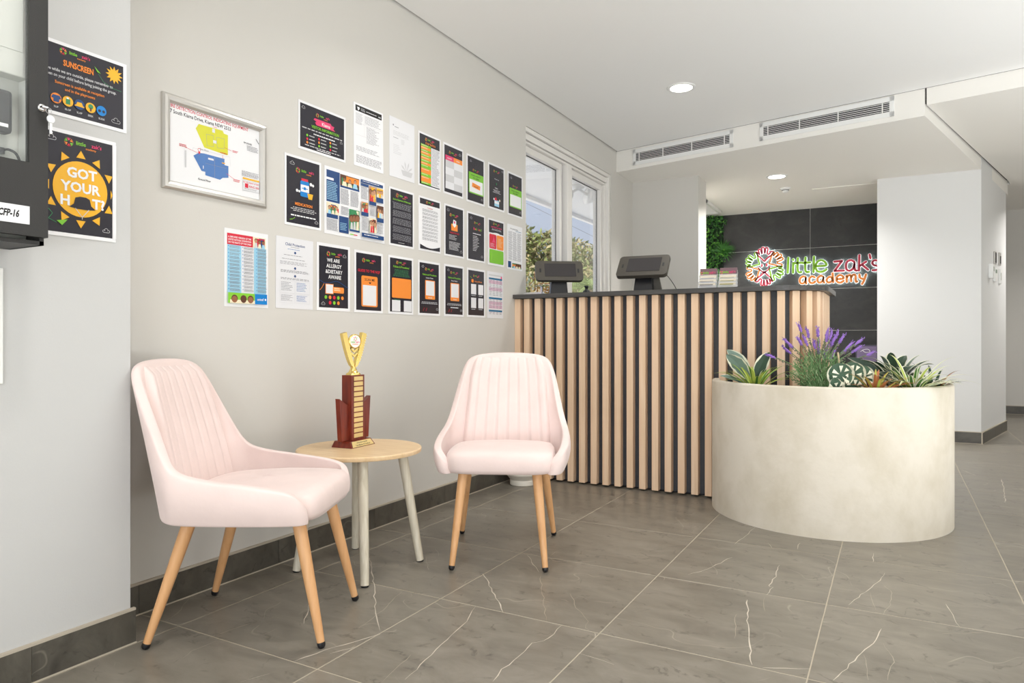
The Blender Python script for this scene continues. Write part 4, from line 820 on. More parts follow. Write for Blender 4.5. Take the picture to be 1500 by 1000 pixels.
# posters on the nearer wall, partly behind the black cabinet
NX = -2.03
s = Sheet(.297, .207); s.rect(.035, .045, .965, .955, 'dark'); s.logo(.50, .12, 1.5); s.text('SUNSCREEN', .525, .31, .11, 'orange', bold=.014, maxw=.28); s.text('When we arrive while we are outside, please remember to', .855, .415, .058, 'lgrey', 'r', maxw=.80); s.text('reapply sunscreen on your child before bring joining the group.', .89, .485, .058, 'lgrey', 'r', maxw=.84); s.text('Sunscreen is available at reception', .54, .575, .055, 'orange', maxw=.46); s.text('and in the playrooms', .54, .645, .055, 'orange', maxw=.28)
s.disc(.868, .215, .075, 'yellow')
for k in range(12): a = k*math.pi/6; s.poly([(.868+.075*math.cos(a-.25)*.697, .215+.075*math.sin(a-.25)), (.868+.125*math.cos(a)*.697, .215+.125*math.sin(a)), (.868+.075*math.cos(a+.25)*.697, .215+.075*math.sin(a+.25))], 'yellow')
s.poly([(.67, .18), (.735, .26), (.70, .25)], 'green'); s.stroke([(.71, .27), (.76, .36), (.84, .41), (.94, .42)], .005, 'jade'); s.cloud(.885, .87, .045)
for k in range(5):
    u = (.32, .425, .53, .635, .74)[k]
    s.disc(u, .78, .070, ('orange', 'yellow', 'navy', 'yellow', 'blue')[k]); s.text(('SLIP', 'SLOP', 'SLAP', 'SEEK', 'SLIDE')[k], u, .905, .035, 'lgrey')
s.poly([(.29, .74), (.35, .74), (.365, .78), (.345, .79), (.345, .83), (.295, .83), (.295, .79), (.275, .78)], 'navy'); s.rect(.405, .75, .445, .82, 'jade'); s.rect(.412, .73, .432, .75, 'white'); s.poly([(.495, .80), (.51, .75), (.55, .75), (.565, .80)], 'yellow'); s.rect(.485, .795, .575, .81, 'yellow'); s.disc(.635, .765, .035, 'jade'); s.rect(.627, .78, .643, .83, 'brown'); s.disc(.72, .785, .02, 'dark'); s.disc(.76, .785, .02, 'dark')
o = s.build((NX, 1.268-.1485, 1.644), 'landscape dark SUNSCREEN poster with a yellow sun on the near wall', 'poster', 'poster')
s = Sheet(.210, .297); s.dark(.05, .035); s.logo(.56, .105, 1.3); s.cloud(.14, .10, .03); s.cloud(.86, .90, .025); s.poly([(.515+.36*math.cos(k*math.pi/20), .535+.265*math.sin(k*math.pi/20)) for k in range(40)], 'yellow')
for k in range(12):
    a = k*math.pi/6+math.pi/2; ex, ey = math.cos(a), math.sin(a); cl = lambda u, v: (min(.95, max(.05, u)), v)
    s.poly([cl(.515+.405*ex-.062*ey, .535+.298*ey+.046*ex), cl(.515+.50*ex, .535+.372*ey), cl(.515+.405*ex+.062*ey, .535+.298*ey-.046*ex)], 'yellow')
s.rect(0, .035, .05, .965, 'white'); s.rect(.95, .035, 1, .965, 'white')
s.text('GOT', .53, .43, .13, 'white', bold=.018); s.text('YOUR', .52, .565, .13, 'white', bold=.018); s.text('H', .305, .70, .13, 'white', bold=.018); s.text('T?', .75, .70, .13, 'white', bold=.018)
s.poly([(.36, .715), (.42, .68), (.44, .62), (.50, .605), (.58, .605), (.63, .62), (.65, .68), (.71, .715), (.6, .725), (.46, .725)], 'dark'); s.stroke([(.44, .72), (.53, .80), (.62, .72)], .006, 'lgrey'); s.stroke([(.53, .80), (.53, .82)], .006, 'lgrey'); s.poly([(.20, .86), (.34, .84), (.27, .90)], 'green'); s.stroke([(.06, .80), (.1, .76), (.15, .80), (.1, .85), (.2, .88)], .005, 'jade')
s.build((NX, 1.235-.105, 1.3565), 'portrait GOT YOUR HAT? poster with a big yellow sun on the near wall', 'poster', 'poster')

# black fire panel cabinet on the nearer wall
CX_, CY1, CZ0 = -1.848, .954, 1.155
cb = thing('fire_panel_cabinet', (NX, .66, CZ0), 'black fire panel cabinet with a glazed door on the near left wall', 'cabinet')
D_ = CX_-NX
mb = MB(); y0, y1 = -.32, CY1-.66
mb.bx((.001, y0, 0), (D_-.020, y0+.01, 1.0)); mb.bx((.001, y1-.01, 0), (D_-.020, y1, 1.0)); mb.bx((.001, y0, 0), (D_-.020, y1, .01)); mb.bx((.001, y0, .99), (D_-.020, y1, 1.0)); mb.bx((.001, y0, 0), (.006, y1, 1.0))
mb.build('case', BLACK, cb)
mb = MB(); wy = CY1-.66-.043; wz = .197; r_ = .012   # window opening edge in the door
mb.bx((D_-.018, y0, .018), (D_, y1, wz)); mb.bx((D_-.018, wy, wz), (D_, y1, .985)); mb.bx((D_-.018, y0, wz), (D_, y0+.05, .985)); mb.bx((D_-.018, y0, .93), (D_, y1, .985))
mb.prism([(0, 0)]+[(r_-r_*math.sin(a*math.pi/12), r_-r_*math.cos(a*math.pi/12)) for a in range(0, 7)][::-1], 0, .018) if False else None
door = mb.build('door', BLACK, cb)
mb = MB(); mb.bx((D_-.012, y0+.04, wz-.01), (D_-.009, wy+.01, .94)); mb.build('glass_pane', ACRY if False else mat('thin_glass', (235, 240, 240), .02, alpha=.05), door)
PAN = mat('panel_beige', (196, 198, 191), .5)
Y_ = lambda y: y-.66
mb = MB(); mb.bx((.006, y0+.012, .012), (D_-.075, y1-.012, .98)); mb.bx((D_-.075, y0+.02, .409), (D_-.032, Y_(.936), .98)); mb.build('inner_panel', PAN, cb, bevel=.003)
mb = MB(); mb.bx((D_-.075, Y_(.922), .19), (D_-.032, Y_(.936), .409)); mb.bx((D_-.075, y0+.02, .18), (D_-.034, Y_(.936), .19)); mb.build('recess_rim', PAN, cb, bevel=.002)
mb = MB(); mb.bx((D_-.033, y0+.03, .470), (D_-.0305, Y_(.913), .975)); mb.build('flush_cover', PAN, cb, bevel=.001)
mb = MB(); mb.box((D_-.052, Y_(.862), .318), (.034, .062, .105)); hs = mb.build('handset', mat('handset_black', (52, 52, 54), .5), cb, bevel=.009)
mb = MB(); mb.box((D_-.0345, Y_(.872), .283), (.0008, .018, .008)); tag(mb.build('sticker', WHITE, hs), 'small white sticker')
mb = MB(); mb.tube(smooth_path([(D_-.066, Y_(.880), .225), (D_-.050, Y_(.885), .229), (D_-.036, Y_(.896), .222), (D_-.034, Y_(.904), .208), (D_-.036, Y_(.908), .192)]), .0032, 8); mb.lathe([(.009, -.008), (.009, .006)], 12, (D_-.060, Y_(.876), .226)); mb.build('cord', RUBBER, cb)
sh = Sheet(.19, .044, 'paper', .001); sh.rrect(.0, .0, 1, 1, 'paper', .15); sh.text('FFCFP-16', .875, .66, .52, 'black', 'r', maxw=.31, slant=.22, bold=.025)
o = sh.mb.build('label_plate', [pm(c) for c in sh.cols], door, (D_+.0003, wy-.095, .067)); o['label'] = 'white label plate reading CFP-16'
mb = MB(); mb.lathe([(.010, 0), (.010, .006), (.0085, .010), (.0, .010)], 18); mb.bx((-.002, -.007, .010), (.002, .007, .022)); lk = mb.build('lock', CHROME, door, (D_, CY1-.66-.018, .336), (0, math.radians(90), 0))
mb = MB()
for k in range(16):
    a, b2 = 2*math.pi*k/16, 2*math.pi*(k+1)/16; mb.tube([(D_+.018, CY1-.66-.008+.007*math.cos(a), .330+.007*math.sin(a)), (D_+.018, CY1-.66-.008+.007*math.cos(b2), .330+.007*math.sin(b2))], .0008, 5)
mb.build('key_ring', CHROME, door)
mb = MB(); mb.prism([(.0095*math.cos(k*math.pi/8), .0095*math.sin(k*math.pi/8)) for k in range(16)], 0, .002); mb.prism([(-.003, -.036), (.003, -.036), (.004, -.032), (.002, -.028), (.0035, -.024), (.003, -.008), (-.003, -.008)], 0, .002)
mb.build('key', mat('bright_key', (236, 236, 238), .3, metal=.7), door, (D_+.018, CY1-.66-.004, .310), (math.radians(90), 0, math.radians(90)))
mb = MB(); mb.bx((0, -.15, -.15), (.006, 0, .15)); tag(mb.build('wall_panel', WHITE, None, (NX+.0005, .936, .955), bevel=.002), 'white access panel low on the near wall at the left edge of the view', 'panel')

# ------------------------------------------------------------------ ceiling fittings
def vent(t0, t1, z0, z1, label):
    p = bulk((t0+t1)/2); v = thing('air_vent', (p[0], p[1], (z0+z1)/2), label, 'vent', -TH); L, H = t1-t0, z1-z0; bw, bh = .03, .035
    mb = MB(); mb.bx((-L/2, -.008, -H/2), (-L/2+bw, .0, H/2)); mb.bx((L/2-bw, -.008, -H/2), (L/2, .0, H/2)); mb.bx((-L/2, -.008, H/2-bh), (L/2, .0, H/2)); mb.bx((-L/2, -.008, -H/2), (L/2, .0, -H/2+bh)); mb.build('vent_frame', WHITE, v, bevel=.002)
    mb = MB(); mb.bx((-L/2+.02, -.0022, -H/2+.02), (L/2-.02, -.0008, H/2-.02)); mb.build('dark_backing', RUBBER, v)
    for i in range(5):
        z = -H/2+bh+(H-2*bh)*(i+.62)/5.2; mb = MB(); mb.box((0, -.0062, z), (L-2*bw, .004, .0040), 0, Matrix.Rotation(.2, 3, 'X')); mb.build('slat', WHITE, v)
    for q in (.04, .31, .62, .95):
        mb = MB(); mb.bx((-L/2+bw+(L-2*bw)*q-.003, -.0095, -H/2+bh), (-L/2+bw+(L-2*bw)*q+.003, -.002, H/2-bh)); mb.build('mullion', WHITE, v)
vent(.176, 1.104, 2.475, 2.616, 'white slotted air vent on the bulkhead nearest the window')
vent(1.32, 2.268, 2.482, 2.622, 'white slotted air vent on the bulkhead further right')
LAMP = mat('lamp_diffuser', (255, 255, 255), .4, emit=(255, 250, 240), estr=9.0)
def downlight(x, y, z, label, power=6, col=(1, .975, .94), r=.085):
    d = thing('downlight', (x, y, z), label, 'light')
    mb = MB(); mb.lathe([(r*.84, -.002), (r*.86, -.006), (r*1.08, -.006), (r*1.12, -.002), (r*1.12, .0)][::-1], 40); mb.build('trim_ring', WHITE, d)
    mb = MB(); mb.lathe([(r*.86, -.0062), (r*.86, -.0045)], 40); mb.build('diffuser', LAMP, d)
    l = bpy.data.lights.new('downlight_lamp', 'AREA'); l.shape = 'DISK'; l.size = r*1.6; l.energy = power; l.color = col; l.spread = math.radians(140)
    o = bpy.data.objects.new('downlight_lamp', l); COL.objects.link(o); o.location = (x, y, z-.012)
    return d
downlight(-1.269, 4.679, 2.632, 'round downlight glowing in the ceiling in front of the vents')
downlight(-.955, 6.80, soffz(-.955, 6.8), 'round downlight glowing in the low reception ceiling', 30)
downlight(-1.98, 7.15, soffz(-1.98, 7.15), 'added fill downlight in the low reception ceiling, unseen behind the white pier', 30)  # extra lamp added behind the pier to brighten the reception
for x, y, lb in ((-1.35, 2.75, 'above the facing pink chair'), (-1.25, .8, 'above the nearer pink chair'), (.55, 2.9, 'in the middle of the room'), (.55, .6, 'over the viewer'), (2.2, 2.0, 'on the right side of the room')): downlight(x, y, 2.632, 'round downlight in the main ceiling '+lb+', out of view')
downlight(1.75, 8.6, 2.515, 'round downlight in the corridor ceiling out of view', 20)
d = thing('smoke_detector', (-.948, 7.33, soffz(-.948, 7.33)), 'small white smoke detector beside the downlight in the low reception ceiling', 'detector')
mb = MB(); mb.lathe([(.0, -.016), (.046, -.014), (.050, -.008), (.050, 0)], 28); mb.build('base', WHITE, d)
mb = MB(); mb.lathe([(.0, -.046), (.018, -.046), (.026, -.040), (.030, -.030), (.034, -.016), (.0, -.016)], 28); hd = mb.build('head', WHITE, d)
mb = MB(); mb.lathe([(.0345, -.026), (.0345, -.021)], 24); mb.build('sensor_slot', DARKG, hd)
zc = soffz(-2.0, 7.9)
v = thing('return_air_grille', (-2.12, 7.88, zc), 'white ribbed return air grille in the ceiling above the leaf wall', 'vent')
mb = MB(); mb.bx((-.36, -.36, -.03), (.36, -.33, .002)); mb.bx((-.36, .33, -.03), (.36, .36, .002)); mb.bx((-.36, -.36, -.03), (-.33, .36, .002)); mb.bx((.33, -.36, -.03), (.36, .36, .002)); mb.build('grille_frame', WHITE, v)
mb = MB(); mb.bx((-.33, -.33, -.006), (.33, .33, -.002)); mb.build('backing', mat('vent_grey', (150, 150, 150), .7), v)
for i in range(20): mb = MB(); mb.box((0, -.315+.033*i, -.017), (.66, .016, .003), 0, Matrix.Rotation(.6, 3, 'X')); mb.build('slat', WHITE, v)
mb = MB(); mb.bx((-.30, -.30, -.001), (.30, .30, .006)); o = mb.build('access_hatch', SOFF, None, (-.42, 7.78, soffz(-.42, 7.78)-.001), bevel=.002); tag(o, 'flat white access hatch in the low reception ceiling by the pillar', 'hatch')

# ------------------------------------------------------------------ things on the pillar side
PA = math.radians(-75.3)   # direction of the pillar side in plan
pd = Vector((.985-.668, 8.54-7.33, 0)).normalized(); pn = Vector((pd.y, -pd.x, 0))
def onpillar(q, z, w, h, t, m, name, label, extra=None):
    p = Vector((.668, 7.33, 0))+pd*q; R = math.atan2(pd.y, pd.x)
    o = thing(name, (p.x+pn.x*.0005, p.y+pn.y*.0005, z), label, 'switch', R); mb = MB(); mb.bx((-w/2, -t, -h/2), (w/2, 0, h/2)); mb.build('housing', m, o, bevel=.003)
    mb = MB(); e = extra or (WHITE, .5, .5, 0, 0); mb.bx((-w/2*e[1]+e[3], -t-.003, -h/2*e[2]+e[4]), (w/2*e[1]+e[3], -t, h/2*e[2]+e[4])); mb.build('face', e[0], o)
onpillar(.37, 1.545, .085, .13, .035, WHITE, 'thermostat', 'white wall thermostat on the pillar side, nearest of the wall controls', (PAN, .6, .3, 0, .02))
onpillar(.62, 1.69, .085, .12, .012, SILVER, 'keypad', 'steel access keypad with dark face high on the pillar side', (SCREEN, .7, .8, 0, 0))
onpillar(.60, 1.53, .08, .13, .018, WHITE, 'alarm_panel', 'pale alarm panel with a small green screen on the pillar side', (mat('lcd_green', (120, 140, 120), .3), .7, .25, 0, .03))
onpillar(.86, 1.70, .085, .12, .012, SILVER, 'switch_plate', 'steel switch plate high on the pillar side, furthest back', (DARKG, .6, .6, 0, -.01))
onpillar(.88, 1.53, .085, .14, .014, WHITE, 'light_switch', 'white light switch on the pillar side, furthest back', (PAN, .4, .5, 0, 0))
# ------------------------------------------------------------------ sign wall with slate tiles
SY = 8.53
TW, RH = 1.2, .467
XJ = -.838; ZL = [-.05, .088, .555, 1.022, 1.490, 1.957, 2.42]
sw = MB(); sw.bx((-2.41, SY-.008, .0), (-.142, SY, 2.42)); swo = structure(sw.build('wall_back_slate', mat('pale_grout', (204, 202, 196), .8)))
for i in range(len(ZL)-1):
    for x0, x1 in ((-2.41, XJ-TW), (XJ-TW, XJ), (XJ, XJ+TW)):
        a, b_ = max(x0, -2.41)+.003, min(x1, -.142)-.003; z0, z1 = max(ZL[i], 0)+.003, ZL[i+1]-.003
        mb = MB(); mb.bx((-(b_-a)/2, -.011, -(z1-z0)/2), ((b_-a)/2, 0, (z1-z0)/2)); mb.build('slate_tile', SLATE, swo, ((a+b_)/2, SY-.004, (z0+z1)/2), bevel=.0015, seg=1)
SF = SY-.015
SG = {'g': mat('sign_green', (142, 200, 34), .4), 'r': mat('sign_red', (214, 62, 88), .4), 'o': mat('sign_orange', (244, 146, 62), .4)}
HALO = mat('sign_halo', (255, 255, 255), .4, emit=(236, 250, 250), estr=.9)
LED = mat('sign_led', (255, 255, 255), .4, emit=(226, 248, 246), estr=7.0)
sign = thing('logo_sign', (-.8, SF, 1.70), 'backlit multicoloured lettering and ring of hands emblem on the black slate wall', 'sign')
NAMES = {'q': 'apostrophe'}
def signpart(strokes, mkey, name, w=.025):
    mb = MB(); hb = MB(); lb = MB()
    for st in strokes:
        P = smooth_path([(x+.8, z-1.70, 0) for x, z in st], 4) if len(st) > 2 else [(x+.8, z-1.70, 0) for x, z in st]
        ribbon(mb, P, w, .012); ribbon(hb, P, w+.006, .017); ribbon(lb, P, w-.004, .002)
    o = mb.build(name, SG[mkey], sign, (0, -.040, 0), (math.radians(90), 0, 0))
    h_ = hb.build('halo_backing', HALO, o, (0, 0, -.0175)); lb.build('led_strip', LED, o, (0, 0, -.0200)); return o
for ch, c, strokes in SIGN:
    if ch == 'z': strokes = [[strokes[0][0], strokes[0][1]], [strokes[0][1], strokes[0][2]], [strokes[0][2], strokes[0][3]]]
    signpart(strokes, c, 'letter')
EC = (-1.324, 1.766); ER = .222
tpl = [(0, .27), (-.16, .45), (-.34, .62), (-.40, .78), (-.30, .72), (-.25, .66), (-.29, .88), (-.20, .90), (-.12, .70), (-.13, .97), (-.02, .98), (.02, .71), (.07, .96), (.17, .94), (.14, .70), (.22, .64), (.36, .78), (.43, .72), (.36, .60), (.16, .44), (0, .27)]
for i, c in enumerate('rogrog'):
    a = -i*math.pi/3; P = [(EC[0]+ER*(x*math.cos(a)-y*math.sin(a)), EC[1]+ER*(x*math.sin(a)+y*math.cos(a))) for x, y in tpl]
    signpart([P], c, 'hand_outline', .0175)
signpart([[(-1.392, 1.757), (-1.36, 1.718), (-1.321, 1.706), (-1.285, 1.724), (-1.262, 1.760)]], 'r', 'smile', .014)
signpart([[(-1.358, 1.722), (-1.330, 1.688), (-1.292, 1.716)]], 'r', 'smile_lip', .010)
signpart([[(-1.354, 1.772), (-1.352, 1.790)]], 'r', 'eye', .020); signpart([[(-1.300, 1.776), (-1.297, 1.794)]], 'r', 'eye', .020)

# leaf wall (artificial greenery) left of the sign
HG = [mat('hedge_leaf_'+n_, c, .45) for n_, c in (('mid', (52, 110, 40)), ('dark', (24, 62, 26)), ('bright', (96, 160, 52)))]
hw = thing('green_wall', (-2.25, SF, 0), 'leafy green artificial plant wall at the left of the slate wall', 'plant wall')
mb = MB(); mb.bx((-.15, -.03, .02), (.45, 0, 2.40)); mb.build('backing_mat', mat('hedge_backing', (18, 36, 18), .9), hw)
mb = MB(); rn = random.Random(21)
for _ in range(6500):
    x = rn.uniform(-.14, .51); z = rn.uniform(.9, 2.40) if rn.random() < .85 else rn.uniform(.05, .9)
    if x > .45+.04*math.sin(z*17)+.02*math.sin(z*41): continue
    p = Vector((x, -.03-rn.uniform(0, .07), z)); a = Vector((rn.gauss(0, .7), -abs(rn.gauss(.3, .4)), rn.gauss(-.3, .7))).normalized(); b_ = a.cross(Vector((rn.gauss(0, .5), -1, rn.gauss(0, .5)))).normalized(); s_ = rn.uniform(.016, .034); nrm = a.cross(b_)
    mb.add([p, p+a*s_*.6+b_*s_*.42+nrm*.004, p+a*s_*1.4, p+a*s_*.6-b_*s_*.42+nrm*.004], [(0, 1, 2), (0, 2, 3)], rn.choice((0, 0, 1, 1, 2)))
o = mb.build('leaves', HG, hw); o['kind'] = 'stuff'
mb = MB()
for _ in range(60):
    a = Vector((rn.gauss(.5, .6), -abs(rn.gauss(.4, .3)), rn.gauss(.5, .6))).normalized(); p = Vector((.46, -.07, 1.96)); q = p+a*.10; r2 = q+(a+Vector((0, 0, -.5))).normalized()*.07; w_ = a.cross(Vector((0, 1, 0))).normalized()*.004
    mb.add([p-w_, p+w_, q+w_, q-w_, r2], [(0, 1, 2, 3), (3, 2, 4)], 0)
o = mb.build('grass_tuft', HG, hw); o['kind'] = 'stuff'
mb = MB(); 
s = Sheet(.16, .22, 'white'); 
nb = thing('notice_stand', (-.27, 8.36, 0), 'dark framed notice standing low against the slate wall beside the pillar', 'notice')
mb = MB(); mb.bx((-.10, .008, .62), (.115, .022, .86)); mb.build('frame', mat('dark_frame', (64, 60, 78), .4), nb, bevel=.003)
mb = MB(); mb.bx((-.085, .006, .64), (.10, .009, .845)); f_ = mb.build('print', mat('notice_plum', (112, 98, 130), .4), nb)
mb = MB(); ribbon(mb, smooth_path([(-.05, .03, 0), (-.02, .05, 0), (.02, .055, 0), (.04, .03, 0), (0, .02, 0), (-.03, .04, 0)]), .004, .001); mb.build('cloud_mark', WHITE, nb, (0, .006, .76), (math.radians(90), 0, 0))
mb = MB(); mb.bx((-.02, .022, 0), (.02, .04, .70)); mb.bx((-.10, -.06, 0), (.10, .06, .012)); mb.build('stand', BLACK, nb)

# ------------------------------------------------------------------ things on the counter
CT = 1.217
def kiosk(x, y, rz, w, h, tilt, label, rear):
    k = thing('tablet_kiosk', (x, y, CT), label, 'tablet', rz)
    R = Matrix.Rotation(-tilt, 3, 'X')      # lean the top back (away from the viewer, local +y)
    c = Vector((0, -.02, .096+h/2*math.cos(tilt)))
    def slab(name, w_, h_, y0, y1, m, par, r_, dx=0, dz=0):
        mb = MB(); P = []
        for cx_, cz_, a0_ in ((w_/2-r_, h_/2-r_, 0), (-w_/2+r_, h_/2-r_, 90), (-w_/2+r_, -h_/2+r_, 180), (w_/2-r_, -h_/2+r_, 270)):
            for q in range(6): a = math.radians(a0_+18*q); P.append((cx_+r_*math.cos(a), cz_+r_*math.sin(a)))
        n = len(P); vs = [R @ Vector((x_+dx, y0, z_+dz))+c for x_, z_ in P]+[R @ Vector((x_+dx, y1, z_+dz))+c for x_, z_ in P]
        mb.add(vs, [tuple(range(n)), tuple(range(2*n-1, n-1, -1))]+[(i, n+i, n+(i+1) % n, (i+1) % n) for i in range(n)])
        return mb.build(name, m, par, bevel=.002 if y1-y0 > .01 else 0)
    en = slab('enclosure', w, h, -.014, .014, GREYT, k, .025)
    slab('screen', w*.66, h*.66, -.0155, -.0135, SCREEN, en, .004, w*.02, h*.03)
    for sg in (-1, 1): slab('key_slot', .012, .030, -.0150, -.0135, RUBBER, en, .002, sg*w*.40)
    mb = MB(); bw = w*.31; mb.add([(-bw/2-.01, -.04, 0), (bw/2+.01, -.04, 0), (bw/2+.01, .06, 0), (-bw/2-.01, .06, 0), (-bw/2, -.012, .13), (bw/2, -.012, .13), (bw/2, .022, .15), (-bw/2, .022, .15)], [(3, 2, 1, 0), (4, 5, 6, 7), (0, 1, 5, 4), (1, 2, 6, 5), (2, 3, 7, 6), (3, 0, 4, 7)]); mb.build('stand', RUBBER, k, bevel=.003)
    mb = MB(); mb.bx((-bw/2-.02, -.07, 0), (bw/2+.02, .09, .006)); mb.build('base_plate', RUBBER, k, bevel=.002)
    if rear: mb = MB(); mb.add([(bw/2-.01, .03, .0), (bw/2+.06, .03, .0), (bw/2+.06, .05, 0), (bw/2-.01, .05, .0), (bw/2-.01, .03, .12), (bw/2+.035, .03, .12), (bw/2+.035, .05, .12), (bw/2-.01, .05, .12)], [(3, 2, 1, 0), (4, 5, 6, 7), (0, 1, 5, 4), (1, 2, 6, 5), (2, 3, 7, 6), (3, 0, 4, 7)]); mb.build('rear_bracket', GREYT, k, bevel=.004)
    return k
kiosk(-2.01, 4.30, math.radians(34), .325, .150, math.radians(24), 'dark tablet kiosk on the counter nearest the window', False)
kiosk(-1.40, 4.28, math.radians(4), .325, .185, math.radians(42), 'tablet kiosk tilted further back, middle of the counter', True)
mb = MB(); mb.tube(smooth_path([(-1.285, 4.34, 1.345), (-1.262, 4.36, 1.315), (-1.235, 4.38, 1.270), (-1.215, 4.42, 1.2195), (-1.20, 4.50, 1.2185)]), .0022, 6); tag(mb.build('charging_cable', RUBBER), 'thin black cable curling down from the middle tablet kiosk', 'cable')
def brochure(x, y, label, cards):
    b = thing('brochure_holder', (x, y, CT), label, 'brochure holder', math.radians(8))
    mb = MB(); w = .108
    for sg in (-1, 1):
        mb.add([(sg*w/2, -.075, 0), (sg*w/2, .06, 0), (sg*w/2, .06, .125), (sg*w/2, .035, .125), (sg*w/2-sg*.002, -.075, 0), (sg*w/2-sg*.002, .06, 0), (sg*w/2-sg*.002, .06, .125), (sg*w/2-sg*.002, .035, .125)][:8], [(0, 1, 2, 3), (7, 6, 5, 4), (0, 3, 7, 4), (3, 2, 6, 7)])
    for i in range(4): yy = -.075+.033*i; mb.bx((-w/2, yy, 0), (w/2, yy+.002, .030+.024*i))
    mb.bx((-w/2, -.075, 0), (w/2, .06, .002)); mb.build('holder', ACRY, b)
    for i in range(4):
        yy = -.068+.033*i; z0 = .006+.022*i; h_ = .058 if i < 3 else .052; m_ = [mat('card_cream', (232, 222, 204), .5), mat('card_olive', (150, 140, 60), .5), mat('card_cream', (232, 222, 204), .5), mat('card_plum', (122, 92, 98), .5)][i]
        if i < 3:
            mb = MB(); mb.bx((-w/2+.006, yy, z0), (w/2-.006, yy+.010, z0+.036+.004*i)); cd_ = mb.build('card_stack', mat('card_cream', (232, 222, 204), .5), b)
            mb = MB(); mb.bx((-w/2+.01, yy-.0012, z0+.012), (w/2-.02, yy-.0002, z0+.030)); mb.build('card_print', mat('card_olive', (150, 140, 60), .5) if cards else mat('card_grey', (120, 112, 108), .5), cd_)
        else:
            mb = MB(); mb.bx((-w/2+.004, yy, .05), (w/2-.002, yy+.006, .140)); cd_ = mb.build('brochure', m_, b, bevel=.003)
            mb = MB()
            for ln, cc, ox, zz, sc in (('little', 0, -.016, .108, .020), ("zak's", 1, .022, .109, .020), ('academy', 2, .012, .098, .012)):
                vs, fs, wd = text_geo(ln); mb.add([(ox+(q-wd/2)*sc, yy-.001, zz+r_*sc) for q, r_ in vs], fs, cc)
            for q in range(6): a = q*math.pi/3; mb.box((-.040+.008*math.cos(a), yy-.0008, .110+.008*math.sin(a)), (.008, .0004, .004), q % 3, Matrix.Rotation(-a, 3, 'Y'))
            mb.build('brochure_print', [SG['g'], mat('print_pink2', (232, 60, 120), .5), SG['o']], cd_)
brochure(-1.000, 4.30, 'clear stepped brochure holder with plum leaflets, nearer the tablets', False)
brochure(-.882, 4.305, 'clear stepped brochure holder with plum leaflets, nearer the logo sign', True)
mb = MB(); mb.lathe([(.0, 0), (.026, 0), (.027, .004), (.027, .045), (.018, .056), (.011, .060), (.011, .072), (.016, .074), (.016, .088), (.0, .090)], 20); tag(mb.build('pump_bottle', mat('dark_bottle', (46, 50, 52), .3), None, (-1.93, 4.60, CT)), 'small dark bottle on the counter in front of the window', 'bottle')
ch_ = thing('card_stand', (-2.12, 4.12, CT), 'low clear card stand with metal edge at the window end of the counter', 'stand')
mb = MB(); mb.bx((-.075, -.03, 0), (.075, .03, .004)); mb.bx((-.075, .018, .004), (.075, .022, .020)); mb.build('tray', CHROME, ch_)
mb = MB(); mb.bx((.062, -.004, .004), (.072, .016, .055)); mb.build('clip', CHROME, ch_)
mb = MB(); mb.prism([(-.045, 0), (.045, 0), (.0, .020)], -.04, .04); o = mb.build('folded_card', WHITE, None, (-1.76, 4.38, CT), (math.radians(90), 0, math.radians(10))); tag(o, 'small white folded card on the counter between the tablet kiosks', 'card')
for (x, y, rz, w_, d_, t_, m_, lb) in ((-.82+.14, 4.40, .2, .10, .07, .006, WHITE, 'small pile of papers on the counter right of the brochure holders'), (-.50, 4.50, .5, .20, .14, .010, mat('paper_blue', (196, 206, 226), .5), 'loose blue-edged papers on the counter end below the sign')):
    pb = thing('paper_pile', (x, y, CT), lb, 'papers', rz)
    for q in range(3): mb = MB(); mb.box((0, 0, t_*(q+.5)/1.0*.5), (w_, d_, t_*.48)); mb.build('sheet', m_ if q != 1 else WHITE, pb, None, (0, 0, .08*q))

# ------------------------------------------------------------------ plants in the planter
SZ = .64
def M2(n_, c, r=.45): return mat(n_, c, r, spec=.4)
GRN = M2('leaf_green', (74, 122, 52)); DGR = M2('leaf_dark_green', (44, 70, 50)); GG = M2('leaf_grey_green', (112, 134, 122)); CRM = M2('leaf_cream', (236, 234, 212)); YLG = M2('leaf_lime', (176, 192, 84)); RST = M2('leaf_rust', (186, 118, 74)); LAVG = M2('lavender_stem', (112, 150, 96)); LAVF = M2('lavender_flower', (150, 112, 196)); LAVB = M2('lavender_bud', (132, 126, 108))
def blade(base, tip, w, droop, prof, mats, parent, name='leaf', side=None, edge=.35, jag=0, seed=0, n=9):
    """curved leaf with a centre strip (material 0) and margins (material 1)"""
    A, Bv = Vector(base), Vector(tip); rj = random.Random(seed); mb = MB(); vs = []; fs = []; mi = []
    d = (Bv-A); sd = side if side else d.cross(Vector((0, 0, 1))); sd = Vector(sd); sd = (sd-d.normalized()*sd.dot(d.normalized())).normalized(); nn = sd.cross(d.normalized())
    for i in range(n+1):
        q = i/n; c = A+d*q+Vector((0, 0, 1))*droop*4*q*(1-q); hw_ = max(prof(q)*w/2, .0006); e = hw_*(1-edge*(1+(rj.uniform(-jag, jag) if jag else 0)))
        for o_, up in ((-hw_, .25), (-e, .12), (0, 0), (e, .12), (hw_, .25)): vs.append(c+sd*o_+nn*(abs(o_)*up))
    for i in range(n):
        for j in range(4): mb.add([vs[i*5+j], vs[i*5+j+1], vs[i*5+j+6], vs[i*5+j+5]], [(0, 1, 2, 3)], 0 if j in (1, 2) else 1, True)
    return mb.build(name, mats, parent)
grass = lambda q: min(1, .55+q*1.6)*(1-q**2.2)
oval = lambda q: max(0, math.sin(math.pi*min(1, q*.97+.03)))**.75
rnd_ = lambda q: max(0, 1-(2*q-1)**2)**.5
VR = math.radians(28.9)
def plant(name, x, y, label, k=1.22):
    o = thing(name, (x, y, SZ), label, 'plant', VR); o.scale = (k, k, k); return o
